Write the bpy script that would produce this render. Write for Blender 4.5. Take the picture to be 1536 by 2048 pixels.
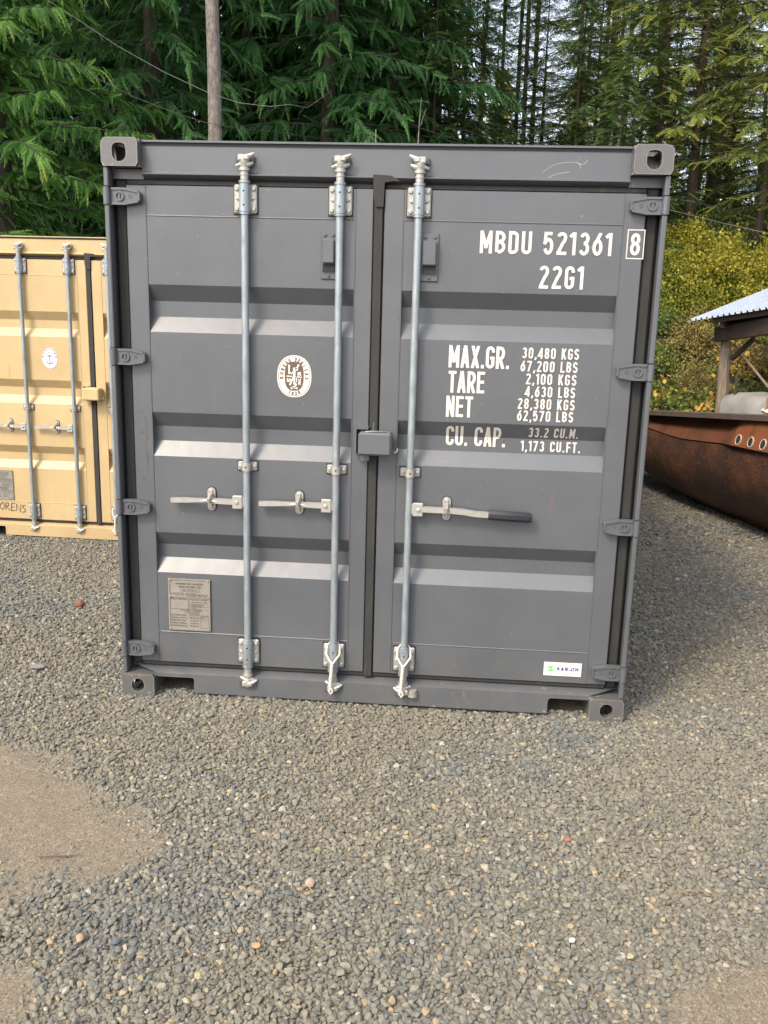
import bpy, bmesh, math, random
import numpy as np
from mathutils import Vector, Matrix, noise as mnoise
R = math.radians
PI = math.pi
scene = bpy.context.scene
for o in list(bpy.data.objects):
    bpy.data.objects.remove(o)
COL = scene.collection

# ------------------------------------------------------------------ camera, sky, sun, exposure
cam_d = bpy.data.cameras.new('camera')
cam = bpy.data.objects.new('camera', cam_d)
COL.objects.link(cam)
cam.location = (1.5404, -3.9425, 1.8571)
cam.rotation_euler = (1.35362, -0.026566, 0.073763)
cam_d.sensor_fit = 'VERTICAL'
cam_d.sensor_height = 24.0
cam_d.sensor_width = 18.0
cam_d.lens = 20.56
cam_d.clip_start = 0.05
cam_d.clip_end = 600
scene.camera = cam

SUN_DIR = Vector((0.40, 0.52, -0.70)).normalized()      # the way the light travels
el = math.asin(-SUN_DIR.z)
rot = math.atan2(-SUN_DIR.x, -SUN_DIR.y)
world = bpy.data.worlds.new('World')
scene.world = world
world.use_nodes = True
wn = world.node_tree
bg = wn.nodes['Background']
sky = wn.nodes.new('ShaderNodeTexSky')
sky.sky_type = 'NISHITA'
sky.sun_disc = False
sky.sun_elevation = el
sky.sun_rotation = rot % (2 * PI)
sky.air_density = 1.0
sky.dust_density = 3.0
sky.ozone_density = 1.0
hs = wn.nodes.new('ShaderNodeHueSaturation')           # thin high cloud: paler and brighter than a clear sky
hs.inputs['Saturation'].default_value = 0.45
hs.inputs['Value'].default_value = 1.5
wn.links.new(sky.outputs[0], hs.inputs['Color'])
wn.links.new(hs.outputs[0], bg.inputs[0])
bg.inputs[1].default_value = 0.15
sl = bpy.data.lights.new('sun', 'SUN')
sl.energy = 1.7
sl.angle = R(10)
sl.color = (1.0, 0.84, 0.64)
so = bpy.data.objects.new('sun', sl)
COL.objects.link(so)
so.rotation_euler = SUN_DIR.to_track_quat('-Z', 'Y').to_euler()
so.location = (-10, -10, 12)
scene.view_settings.view_transform = 'Standard'
scene.view_settings.look = 'None'
scene.view_settings.gamma = 1
scene.view_settings.use_curve_mapping = False
scene.view_settings.exposure = 0.85
scene.render.engine = 'CYCLES'
scene.cycles.max_bounces = 6
scene.cycles.transparent_max_bounces = 8
try:
    scene.cycles.use_denoising = True
except Exception:
    pass

# ------------------------------------------------------------------ material helpers
class NT:
    def __init__(s, name):
        s.m = bpy.data.materials.new(name)
        s.m.use_nodes = True
        s.t = s.m.node_tree
        s.b = s.t.nodes['Principled BSDF']
        s.out = s.t.nodes['Material Output']
    def n(s, typ, **kw):
        nd = s.t.nodes.new(typ)
        for k, v in kw.items():
            if k.startswith('_'):
                setattr(nd, k[1:], v)
            else:
                nd.inputs[k].default_value = v
        return nd
    def l(s, a, b):
        s.t.links.new(a, b)
    def pos(s, obj=True):
        return s.n('ShaderNodeTexCoord').outputs['Object'] if obj else s.n('ShaderNodeNewGeometry').outputs['Position']
    def noise(s, vec, scale, detail=4, rough=0.6, stretch=None):
        if stretch:
            mp = s.n('ShaderNodeMapping', Scale=stretch)
            s.l(vec, mp.inputs[0])
            vec = mp.outputs[0]
        nd = s.n('ShaderNodeTexNoise', Scale=scale, Detail=detail, Roughness=rough)
        s.l(vec, nd.inputs['Vector'])
        return nd.outputs['Fac']
    def ramp(s, fac, stops, interp='LINEAR'):
        r = s.n('ShaderNodeValToRGB')
        r.color_ramp.interpolation = interp
        e = r.color_ramp.elements
        while len(e) < len(stops):
            e.new(0.5)
        for i, (p, c) in enumerate(stops):
            e[i].position = p
            e[i].color = (c[0], c[1], c[2], 1) if not isinstance(c, (int, float)) else (c, c, c, 1)
        s.l(fac, r.inputs[0])
        return r.outputs[0]
    def mix(s, fac, a, b, mode='MIX'):
        m = s.n('ShaderNodeMix', _data_type='RGBA', _blend_type=mode)
        for sock, v in ((m.inputs[0], fac), (m.inputs[6], a), (m.inputs[7], b)):
            if hasattr(v, 'is_linked'):
                s.l(v, sock)
            elif isinstance(v, (int, float)):
                sock.default_value = v
            else:
                sock.default_value = (v[0], v[1], v[2], 1)
        return m.outputs[2]
    def math(s, op, a, b=None):
        m = s.n('ShaderNodeMath', _operation=op)
        for sock, v in ((m.inputs[0], a), (m.inputs[1], b)):
            if v is None:
                continue
            if hasattr(v, 'is_linked'):
                s.l(v, sock)
            else:
                sock.default_value = v
        return m.outputs[0]
    def bump(s, h, strength=0.3, dist=0.01):
        b = s.n('ShaderNodeBump', Strength=strength, Distance=dist)
        s.l(h, b.inputs['Height'])
        s.l(b.outputs[0], s.b.inputs['Normal'])
    def base(s, c):
        if hasattr(c, 'is_linked'):
            s.l(c, s.b.inputs['Base Color'])
        else:
            s.b.inputs['Base Color'].default_value = (c[0], c[1], c[2], 1)
    def rough(s, v):
        if hasattr(v, 'is_linked'):
            s.l(v, s.b.inputs['Roughness'])
        else:
            s.b.inputs['Roughness'].default_value = v
    def metal(s, v):
        s.b.inputs['Metallic'].default_value = v

def simple(name, c, rough=0.6, metal=0.0, var=0.12, scale=8, spec=None):
    t = NT(name)
    p = t.pos()
    f = t.noise(p, scale, 5, 0.65)
    t.base(t.ramp(f, [(0.3, tuple(x * (1 - var) for x in c)), (0.7, tuple(min(1, x * (1 + var)) for x in c))]))
    t.rough(rough)
    t.metal(metal)
    if spec is not None:
        t.b.inputs['Specular IOR Level'].default_value = spec
    return t.m

def paint(name, c, dirt, chips=0.0, chipcol=(0.45, 0.34, 0.24), spec=0.72, dust=(0.125, 0.120, 0.108)):
    t = NT(name)
    p = t.pos()
    f1 = t.noise(p, 2.2, 6, 0.6)
    f2 = t.noise(p, 14, 5, 0.7, (1, 1, 0.10))
    f3 = t.noise(p, 60, 3, 0.7)
    col = t.ramp(f1, [(0.3, tuple(x * 0.90 for x in c)), (0.7, tuple(x * 1.08 for x in c))])
    col = t.mix(t.ramp(f2, [(0.50, 0.0), (0.75, 0.30)]), col, dirt)
    col = t.mix(t.ramp(f3, [(0.60, 0.0), (0.78, 0.20)]), col, dirt)
    # splashed dust low down, uneven
    sx = t.n('ShaderNodeSeparateXYZ')
    t.l(p, sx.inputs[0])
    low = t.n('ShaderNodeMapRange', _interpolation_type='SMOOTHSTEP')
    for k, v in (('From Min', 0.62), ('From Max', 0.0), ('To Min', 0.0), ('To Max', 0.5)):
        low.inputs[k].default_value = v
    t.l(sx.outputs[2], low.inputs['Value'])
    col = t.mix(t.math('MULTIPLY', low.outputs[0], t.ramp(t.noise(p, 9, 6, 0.72), [(0.35, 0.15), (0.65, 1.0)])), col, dust)
    # sparse specks and nicks
    sp = t.noise(p, 75, 2, 0.5)
    col = t.mix(t.ramp(sp, [(0.755, 0.0), (0.775, 0.7)]), col, (0.30, 0.27, 0.24))
    # thin rust weeps under a few seams
    ws = t.noise(p, 9, 4, 0.6, (5.0, 5.0, 0.35))
    wm = t.noise(p, 1.7, 2, 0.5)
    col = t.mix(t.math('MULTIPLY', t.ramp(ws, [(0.66, 0.0), (0.76, 0.5)]), t.ramp(wm, [(0.52, 0.0), (0.62, 1.0)])), col, (0.17, 0.105, 0.06))
    if chips > 0:
        g = t.noise(p, 24, 7, 0.75)
        m = t.noise(p, 5.5, 2, 0.5)
        k = t.math('MULTIPLY', t.ramp(g, [(0.63 - 0.08 * chips, 0.0), (0.66 - 0.08 * chips, 1.0)]), t.ramp(m, [(0.48, 0.0), (0.60, 1.0)]))
        col = t.mix(k, col, chipcol)
    t.base(col)
    t.rough(t.ramp(f1, [(0.2, 0.33), (0.8, 0.46)]))
    t.b.inputs['Specular IOR Level'].default_value = spec
    t.bump(t.math('ADD', t.math('MULTIPLY', t.noise(p, 240, 2, 0.5), 0.10), t.math('MULTIPLY', t.noise(p, 3.2, 3, 0.5), 5.0)), 0.22, 0.004)
    return t.m

M = {}
M['grey'] = paint('grey_paint', (0.082, 0.088, 0.097), (0.11, 0.105, 0.095))
M['grey_worn'] = paint('grey_paint_worn', (0.082, 0.088, 0.097), (0.12, 0.11, 0.095), 0.25, (0.34, 0.30, 0.26))
M['grey_cast'] = paint('grey_paint_casting', (0.088, 0.088, 0.088), (0.16, 0.14, 0.12), 0.4, (0.36, 0.30, 0.24))
def worn_edges(m, c):
    nt = m.node_tree
    b = nt.nodes['Principled BSDF']
    src = b.inputs['Base Color'].links[0].from_socket
    bv = nt.nodes.new('ShaderNodeBevel')
    bv.samples = 6
    bv.inputs['Radius'].default_value = 0.014
    ge = nt.nodes.new('ShaderNodeNewGeometry')
    dp = nt.nodes.new('ShaderNodeVectorMath')
    dp.operation = 'DOT_PRODUCT'
    nt.links.new(bv.outputs[0], dp.inputs[0])
    nt.links.new(ge.outputs['Normal'], dp.inputs[1])
    tc = nt.nodes.new('ShaderNodeTexCoord')
    nz = nt.nodes.new('ShaderNodeTexNoise')
    nz.inputs['Scale'].default_value = 16
    nz.inputs['Detail'].default_value = 6
    nz.inputs['Roughness'].default_value = .7
    nt.links.new(tc.outputs['Object'], nz.inputs['Vector'])
    sb = nt.nodes.new('ShaderNodeMath')
    sb.operation = 'SUBTRACT'
    sb.inputs[0].default_value = 1.0
    nt.links.new(dp.outputs['Value'], sb.inputs[1])
    ml = nt.nodes.new('ShaderNodeMath')
    ml.operation = 'MULTIPLY'
    nt.links.new(sb.outputs[0], ml.inputs[0])
    nt.links.new(nz.outputs['Fac'], ml.inputs[1])
    rp = nt.nodes.new('ShaderNodeValToRGB')
    rp.color_ramp.elements[0].position = 0.085
    rp.color_ramp.elements[1].position = 0.17
    nt.links.new(ml.outputs[0], rp.inputs[0])
    mx = nt.nodes.new('ShaderNodeMix')
    mx.data_type = 'RGBA'
    nt.links.new(rp.outputs[0], mx.inputs[0])
    nt.links.new(src, mx.inputs[6])
    mx.inputs[7].default_value = (*c, 1)
    nt.links.new(mx.outputs[2], b.inputs['Base Color'])
worn_edges(M['grey_cast'], (0.30, 0.25, 0.20))
M['cream'] = paint('cream_paint', (0.465, 0.345, 0.180), (0.36, 0.26, 0.155), 0.0, (0.4, 0.3, 0.2), 0.25, (0.34, 0.24, 0.14))
M['cream_worn'] = paint('cream_paint_worn', (0.465, 0.345, 0.180), (0.34, 0.245, 0.14), 0.15, (0.5, 0.42, 0.32), 0.25, (0.33, 0.235, 0.14))
M['cream_cast'] = M['cream_worn']

def gasket_mat():
    t = NT('rubber_gasket')
    p = t.pos()
    f = t.noise(p, 5, 6, 0.7, (3, 3, 0.7))
    t.base(t.ramp(f, [(0.3, (0.018, 0.018, 0.018)), (0.6, (0.028, 0.027, 0.025)), (0.8, (0.06, 0.054, 0.045))]))
    t.rough(0.75)
    return t.m
M['rubber'] = gasket_mat()

def galv():
    t = NT('galvanised_steel')
    p = t.pos()
    f = t.noise(p, 45, 5, 0.6, (1, 1, 0.3))
    t.base(t.ramp(f, [(0.25, (0.23, 0.265, 0.285)), (0.75, (0.37, 0.41, 0.43))]))
    c0 = t.b.inputs['Base Color'].links[0].from_socket
    t.base(t.mix(t.ramp(t.noise(p, 11, 6, .75, (1, 1, .5)), [(0.52, 0.0), (0.70, 0.55)]), c0, (0.17, 0.155, 0.135)))
    t.rough(t.ramp(f, [(0.2, 0.36), (0.8, 0.52)]))
    t.metal(0.5)
    t.bump(t.noise(p, 200, 2), 0.06, 0.002)
    return t.m
M['galv'] = galv()
M['zinc'] = simple('zinc_plate', (0.40, 0.385, 0.35), 0.45, 0.45, 0.12, 40)
M['steeldark'] = simple('dark_steel', (0.10, 0.10, 0.11), 0.5, 0.4, 0.2, 30)
M['black'] = simple('black_sealant_and_shade', (0.02, 0.02, 0.022), 0.7)
M['grip'] = simple('black_vinyl_grip', (0.022, 0.022, 0.028), 0.42)
M['white'] = simple('white_decal', (0.62, 0.565, 0.51), 0.5, 0, 0.04, 20)
M['decalbrown'] = simple('brown_decal', (0.10, 0.070, 0.055), 0.5, 0, 0.05, 20)
M['decalblue'] = simple('blue_decal', (0.09, 0.13, 0.30), 0.5, 0, 0.1, 20)
M['decalpale'] = simple('pale_blue_decal', (0.45, 0.48, 0.56), 0.5, 0, 0.1, 20)
M['stickergreen'] = simple('green_print', (0.14, 0.50, 0.14), 0.5, 0, 0.05)
M['stickerink'] = simple('navy_print', (0.035, 0.04, 0.24), 0.5, 0, 0.05)
M['sticker'] = simple('sticker_paper', (0.66, 0.64, 0.54), 0.5, 0, 0.03)
M['plate'] = simple('plate_metal', (0.245, 0.22, 0.185), 0.55, 0.15, 0.1, 20)
M['ink'] = simple('plate_ink', (0.09, 0.08, 0.07), 0.6)
M['platedark'] = simple('grey_plate_metal', (0.24, 0.22, 0.19), 0.55, 0.15, 0.1, 20)
M['marker'] = simple('marker_pen', (0.03, 0.026, 0.022), 0.7)
M['ropewhite'] = simple('white_rope', (0.60, 0.53, 0.44), 0.9, 0, 0.15, 60)
M['scuff'] = simple('pale_scuff', (0.30, 0.30, 0.30), 0.6, 0, 0.25, 60)
M['smear'] = simple('dark_smear', (0.085, 0.085, 0.09), 0.7, 0, 0.2, 30)
M['inside'] = simple('dark_interior', (0.05, 0.05, 0.052), 0.8)

# ------------------------------------------------------------------ mesh helpers
class MB:
    def __init__(s):
        s.v = []
        s.f = []
    def add(s, vs, fs):
        b = len(s.v)
        s.v += [tuple(p) for p in vs]
        s.f += [tuple(b + i for i in f) for f in fs]
    def box(s, x0, x1, y0, y1, z0, z1, bev=0.0):
        cx, cy, cz = (x0 + x1) / 2, (y0 + y1) / 2, (z0 + z1) / 2
        hx, hy, hz = abs(x1 - x0) / 2, abs(y1 - y0) / 2, abs(z1 - z0) / 2
        if bev <= 0:
            vs = [(cx + a * hx, cy + b * hy, cz + c * hz) for a in (-1, 1) for b in (-1, 1) for c in (-1, 1)]
            s.add(vs, [(0, 1, 3, 2), (4, 6, 7, 5), (0, 4, 5, 1), (2, 3, 7, 6), (0, 2, 6, 4), (1, 5, 7, 3)])
            return
        bev = min(bev, hx * .95, hy * .95, hz * .95)
        vs, idx = [], {}
        for a in (-1, 1):
            for b in (-1, 1):
                for c in (-1, 1):
                    for k in range(3):
                        h = [hx - bev, hy - bev, hz - bev]
                        h[k] = (hx, hy, hz)[k]
                        idx[a, b, c, k] = len(vs)
                        vs.append((cx + a * h[0], cy + b * h[1], cz + c * h[2]))
        fs = []
        for k in range(3):
            for sg in (-1, 1):
                q = []
                for (u, w) in ((-1, -1), (1, -1), (1, 1), (-1, 1)):
                    t = [0, 0, 0]
                    t[k] = sg
                    t[(k + 1) % 3] = u
                    t[(k + 2) % 3] = w
                    q.append(idx[t[0], t[1], t[2], k])
                fs.append(q)
        for k in range(3):
            i, j = (k + 1) % 3, (k + 2) % 3
            for u in (-1, 1):
                for w in (-1, 1):
                    t = [0, 0, 0]
                    t[i] = u
                    t[j] = w
                    t[k] = -1
                    A = tuple(t)
                    t[k] = 1
                    B = tuple(t)
                    fs.append([idx[A + (i,)], idx[B + (i,)], idx[B + (j,)], idx[A + (j,)]])
        for a in (-1, 1):
            for b in (-1, 1):
                for c in (-1, 1):
                    fs.append([idx[a, b, c, 0], idx[a, b, c, 1], idx[a, b, c, 2]])
        C = Vector((cx, cy, cz))
        out = []
        for f in fs:
            p = [Vector(vs[i]) for i in f]
            n = (p[1] - p[0]).cross(p[2] - p[0])
            m = sum(p, Vector()) / len(p) - C
            out.append(f if n.dot(m) >= 0 else f[::-1])
        s.add(vs, out)
    def tube(s, pts, r, n=12, caps=True, phase=0.0):
        pts = [Vector(p) for p in pts]
        rs = r if isinstance(r, (list, tuple)) else [r] * len(pts)
        b = len(s.v)
        prev = None
        for i, p in enumerate(pts):
            d = (pts[min(i + 1, len(pts) - 1)] - pts[max(i - 1, 0)])
            d = d.normalized() if d.length > 1e-9 else Vector((0, 0, 1))
            if prev is None:
                a = Vector((1, 0, 0)) if abs(d.x) < 0.9 else Vector((0, 1, 0))
                u = (a - d * a.dot(d)).normalized()
            else:
                u = prev - d * prev.dot(d)
                u = u.normalized() if u.length > 1e-6 else Vector((1, 0, 0))
            prev = u
            w = d.cross(u)
            for k in range(n):
                t = 2 * PI * k / n + phase
                s.v.append(tuple(p + (u * math.cos(t) + w * math.sin(t)) * rs[i]))
        for i in range(len(pts) - 1):
            for k in range(n):
                k2 = (k + 1) % n
                s.f.append((b + i * n + k, b + i * n + k2, b + (i + 1) * n + k2, b + (i + 1) * n + k))
        if caps:
            s.f.append(tuple(b + k for k in range(n))[::-1])
            s.f.append(tuple(b + (len(pts) - 1) * n + k for k in range(n)))
    def cyl(s, p0, p1, r, n=14, r1=None):
        s.tube([p0, p1], [r, r if r1 is None else r1], n)
    def prism(s, poly, y0, y1):
        """poly of (x, z) counter-clockwise seen from -y; front at y0 (towards the viewer)"""
        n = len(poly)
        ar = sum(poly[i][0] * poly[(i + 1) % n][1] - poly[(i + 1) % n][0] * poly[i][1] for i in range(n))
        if ar < 0:
            poly = poly[::-1]
        vs = [(x, y0, z) for x, z in poly] + [(x, y1, z) for x, z in poly]
        fs = [tuple(range(n)), tuple(range(n, 2 * n))[::-1]]
        fs += [(i, n + i, n + (i + 1) % n, (i + 1) % n) for i in range(n)]
        s.add(vs, fs)
    def flat(s, poly, y):
        n = len(poly)
        ar = sum(poly[i][0] * poly[(i + 1) % n][1] - poly[(i + 1) % n][0] * poly[i][1] for i in range(n))
        if ar < 0:
            poly = poly[::-1]
        s.add([(x, y, z) for x, z in poly], [tuple(range(n))])
    def ring(s, outer, inner, y0, y1):
        """plate with a hole: outer and inner loops with equal counts"""
        n = len(outer)
        vs = [(x, y0, z) for x, z in outer] + [(x, y0, z) for x, z in inner] + [(x, y1, z) for x, z in outer] + [(x, y1, z) for x, z in inner]
        fs = []
        for i in range(n):
            j = (i + 1) % n
            fs += [(i, j, n + j, n + i), (2 * n + i, 3 * n + i, 3 * n + j, 2 * n + j), (i, 2 * n + i, 2 * n + j, j), (n + i, n + j, 3 * n + j, 3 * n + i)]
        s.add(vs, fs)
    def bolt(s, x, y, z, r=0.009, h=0.007):
        s.tube([(x, y, z), (x, y - h * .6, z), (x, y - h, z)], [r, r * .95, r * .6], 10)
    def build(s, name, mat, parent=None, smooth=35, label=None, recalc=True):
        me = bpy.data.meshes.new(name)
        me.from_pydata(s.v, [], s.f)
        if recalc:
            bm = bmesh.new()
            bm.from_mesh(me)
            bmesh.ops.recalc_face_normals(bm, faces=bm.faces)
            bm.to_mesh(me)
            bm.free()
        return link(name, me, mat, parent, smooth, label)

def link(name, me, mat, parent=None, smooth=35, label=None):
    for m in (mat if isinstance(mat, (list, tuple)) else [mat]):
        me.materials.append(m)
    if smooth:
        me.shade_smooth()
        me.set_sharp_from_angle(angle=R(smooth))
    o = bpy.data.objects.new(name, me)
    COL.objects.link(o)
    if parent is not None:
        o.parent = parent
    if label:
        o['label'] = label
    return o

def thing(name, label, cat, loc=(0, 0, 0), rz=0.0, group=None):
    o = bpy.data.objects.new(name, None)
    o.empty_display_size = 0.1
    COL.objects.link(o)
    o.location = loc
    o.rotation_euler = (0, 0, rz)
    return tag(o, label, cat, group)

def tag(o, label, cat, group=None, kind=None):
    o['label'] = label
    o['category'] = cat
    if group:
        o['group'] = group
    if kind:
        o['kind'] = kind
    return o

def ell(cx, cz, rx, rz, n=40, p=2.0):
    out = []
    for k in range(n):
        t = 2 * PI * k / n
        c, s_ = math.cos(t), math.sin(t)
        out.append((cx + rx * math.copysign(abs(c) ** (2 / p), c), cz + rz * math.copysign(abs(s_) ** (2 / p), s_)))
    return out

# ------------------------------------------------------------------ stroke lettering
def arc(cx, cy, rx, ry, a0, a1, n=7):
    return [(cx + rx * math.cos(R(a0 + (a1 - a0) * i / n)), cy + ry * math.sin(R(a0 + (a1 - a0) * i / n))) for i in range(n + 1)]

def glyph(ch, t, w=0.44):
    """strokes as centre lines in a box w wide and 1 high, t = stroke width; returns (strokes, width)"""
    x0, x1, y0, y1 = t / 2, w - t / 2, t / 2, 1 - t / 2
    c = (x0 + x1) / 2
    r = (x1 - x0) / 2
    m = 0.53
    if ch in 'O0':
        return [arc(c, y1 - r, r, r, 0, 180) + arc(c, y0 + r, r, r, 180, 360) + [(x1, y1 - r)]], w
    if ch == 'Q':
        return glyph('O', t, w)[0] + [[(c, .25), (x1 + .02, 0)]], w
    if ch == 'U':
        return [[(x0, 1)] + arc(c, y0 + r, r, r, 180, 360) + [(x1, 1)]], w
    if ch == 'C':
        return [[(x1, .70)] + arc(c, y1 - r, r, r, 0, 180) + arc(c, y0 + r, r, r, 180, 360) + [(x1, .30)]], w
    if ch == 'G':
        return [[(x1, .72)] + arc(c, y1 - r, r, r, 0, 180) + arc(c, y0 + r, r, r, 180, 360) + [(x1, .47), (c, .47)]], w
    if ch == 'D':
        return [[(x0, y0), (x0, y1), (c - .02, y1)] + arc(c - .02, y1 - r, r + .02, r, 90, 0) + arc(c - .02, y0 + r, r + .02, r, 0, -90) + [(x0, y0)]], w
    if ch == 'B':
        q = (y1 - m) / 2
        q2 = (m - y0) / 2
        return [[(x0, y0), (x0, y1)] + arc(x1 - q, y1 - q, q, q, 90, -90) + [(x0 + t * .4, m)],
                [(x0 + t * .4, y0)] + arc(x1 - q2 + .01, y0 + q2, q2, q2, -90, 90)], w
    if ch in 'PR':
        q = (y1 - .46) / 2
        s_ = [[(x0, 0), (x0, y1)] + arc(x1 - min(q, r), y1 - q, min(q, r), q, 90, -90) + [(x0 + t * .4, .46)]]
        if ch == 'R':
            s_.append([(c - .02, .46), (x1 + .01, 0)])
        return s_, w
    if ch == 'S':
        q = (y1 - .5) / 2
        q2 = (.5 - y0) / 2
        return [arc(c, y1 - q, r, q, 15, 180) + arc(c, y1 - q, r, q, 190, 255, 4) + [(c, .5)] + arc(c, y0 + q2, r, q2, 75, 0, 4) + arc(c, y0 + q2, r, q2, -10, -165)], w
    if ch == '8':
        q = (y1 - m) / 2
        q2 = (m - y0) / 2
        return [arc(c, y1 - q, r * .94, q, -90, 270, 14), arc(c, y0 + q2, r, q2, 90, 450, 14)], w
    if ch == '3':
        q = (y1 - m) / 2
        q2 = (m - y0) / 2
        return [arc(c, y1 - q, r * .94, q, 160, -90, 10) + [(c - .03, m)], arc(c, y0 + q2, r, q2, 90, -160, 11)], w
    if ch == '6':
        q = .29
        return [arc(c, y0 + q, r, q, 170, -190, 14), [(c + r * .75, 1), (x0 + .035, y0 + q + .12)]], w
    if ch == '9':
        return [[(w - px, 1 - py) for px, py in st] for st in glyph('6', t, w)[0]], w
    if ch == '2':
        return [arc(c, y1 - r, r, r, 170, 0, 8) + arc(c - r, y1 - r, 2 * r, .35, 0, -50, 3) + [(x0 + .01, y0 + .02), (x0 + .012, y0), (w, y0)]], w
    if ch == '5':
        q = .3
        return [[(x1, y1), (x0 + .02, y1), (x0, .53)] + arc(c, y0 + q, r, q, 130, -160, 10)], w
    if ch == '1':
        return [[(.0, .80), (.16, .955), (.17, 1)], [(.19, 0), (.19, 1)]], .27
    if ch == '4':
        return [[(w - .12, 0), (w - .12, 1)], [(w - .14, 1 - t / 2), (.03, .26), (w, .26)]], w
    if ch == '7':
        return [[(0, y1), (x1, y1), (x1, y1 - .02), (.13, 0)]], w
    if ch == 'M':
        w2 = w * 1.22
        return [[(x0, 0), (x0, 1)], [(w2 - t / 2, 0), (w2 - t / 2, 1)], [(x0 + .01, 1 - t * .4), (w2 / 2, .30), (w2 - t / 2 - .01, 1 - t * .4)]], w2
    if ch == 'N':
        return [[(x0, 0), (x0, 1)], [(x1, 0), (x1, 1)], [(x0 + .01, 1 - t * .3), (x1 - .01, t * .3)]], w
    if ch == 'A':
        return [[(t * .45, 0), (c - .012, 1 - t * .2), (c + .012, 1 - t * .2), (w - t * .45, 0)], [(x0 + .05, .27), (x1 - .05, .27)]], w
    if ch == 'V':
        return [[(t * .45, 1), (c - .01, t * .2), (c + .01, t * .2), (w - t * .45, 1)]], w
    if ch == 'X':
        return [[(t * .5, 0), (w - t * .5, 1)], [(t * .5, 1), (w - t * .5, 0)]], w
    if ch == 'Y':
        return [[(t * .45, 1), (c, .45), (c, 0)], [(c, .45), (w - t * .45, 1)]], w
    if ch == 'K':
        return [[(x0, 0), (x0, 1)], [(x0 + .02, .38), (w - t * .45, 1)], [(x0 + .1, .53), (w - t * .4, 0)]], w
    if ch == 'T':
        return [[(0, y1), (w * .95, y1)], [(w * .475, 0), (w * .475, 1 - t)]], w * .95
    if ch == 'E':
        return [[(w * .92, y0), (x0, y0), (x0, y1), (w * .92, y1)], [(x0, .52), (w * .85, .52)]], w * .92
    if ch == 'F':
        return [[(x0, 0), (x0, y1), (w * .92, y1)], [(x0, .5), (w * .85, .5)]], w * .92
    if ch == 'L':
        return [[(x0, 1), (x0, y0), (w * .88, y0)]], w * .88
    if ch == 'I':
        return [[(t / 2, 0), (t / 2, 1)]], t
    if ch == 'J':
        return [[(x1, 1)] + arc(c, y0 + r, r, r, 0, -170)], w
    if ch == 'H':
        return [[(x0, 0), (x0, 1)], [(x1, 0), (x1, 1)], [(x0, .5), (x1, .5)]], w
    if ch == 'W':
        w2 = w * 1.3
        return [[(t * .4, 1), (w2 * .28, .02), (w2 / 2, .8), (w2 * .72, .02), (w2 - t * .4, 1)]], w2
    if ch == 'Z':
        return [[(0, y1), (x1, y1), (x0, y0), (w, y0)]], w
    if ch == '.':
        return [[(t * .55, 0), (t * .55, t * 1.05)]], t * 1.1
    if ch == ',':
        return [[(t * .8, t), (t * .3, -t * .8)]], t * 1.0
    if ch == '-':
        return [[(0, .45), (w * .7, .45)]], w * .7
    if ch == '/':
        return [[(0, 0), (w * .8, 1)]], w * .8
    return [], w * .55          # space

def ribbon(pts, hw):
    """quads along a polyline with mitred joints"""
    pts = [Vector((p[0], p[1])) for i, p in enumerate(pts) if i == 0 or (Vector(p) - Vector(pts[i - 1])).length > 1e-6]
    L, Rr = [], []
    n = len(pts)
    closed = (pts[0] - pts[-1]).length < 1e-4
    for i in range(n):
        if closed:
            a = pts[i - 1] if i > 0 else pts[-2]
            b = pts[i + 1] if i < n - 1 else pts[1]
        else:
            a = pts[i - 1] if i > 0 else None
            b = pts[i + 1] if i < n - 1 else None
        d1 = (pts[i] - a).normalized() if a is not None else (b - pts[i]).normalized()
        d2 = (b - pts[i]).normalized() if b is not None else d1
        n1, n2 = Vector((-d1.y, d1.x)), Vector((-d2.y, d2.x))
        mt = n1 + n2
        mt = mt.normalized() if mt.length > 1e-5 else n1
        k = min(1.0 / max(0.3, mt.dot(n1)), 2.2)
        L.append(pts[i] + mt * hw * k)
        Rr.append(pts[i] - mt * hw * k)
    return L, Rr

def text_strokes(s, t, w=0.44, gap=0.10):
    out, x = [], 0.0
    for ch in s:
        st, gw = glyph(ch, t, w)
        out += [[(x + px, py) for px, py in q] for q in st]
        x += gw + gap
    return out, x - gap

def split_sharp(q, hw):
    """cut a stroke at its sharp corners; the pieces run on by half a width so that the corner is filled"""
    pts = [Vector(p) for i, p in enumerate(q) if i == 0 or (Vector(p) - Vector(q[i - 1])).length > 1e-6]
    out, cur = [], [pts[0]]
    for i in range(1, len(pts)):
        cur.append(pts[i])
        if i < len(pts) - 1:
            d1, d2 = (pts[i] - pts[i - 1]).normalized(), (pts[i + 1] - pts[i]).normalized()
            if d1.dot(d2) < .62:
                cur[-1] = pts[i] + d1 * hw * .98
                out.append(cur)
                cur = [pts[i] - d2 * hw * .98]
    out.append(cur)
    return out

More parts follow.
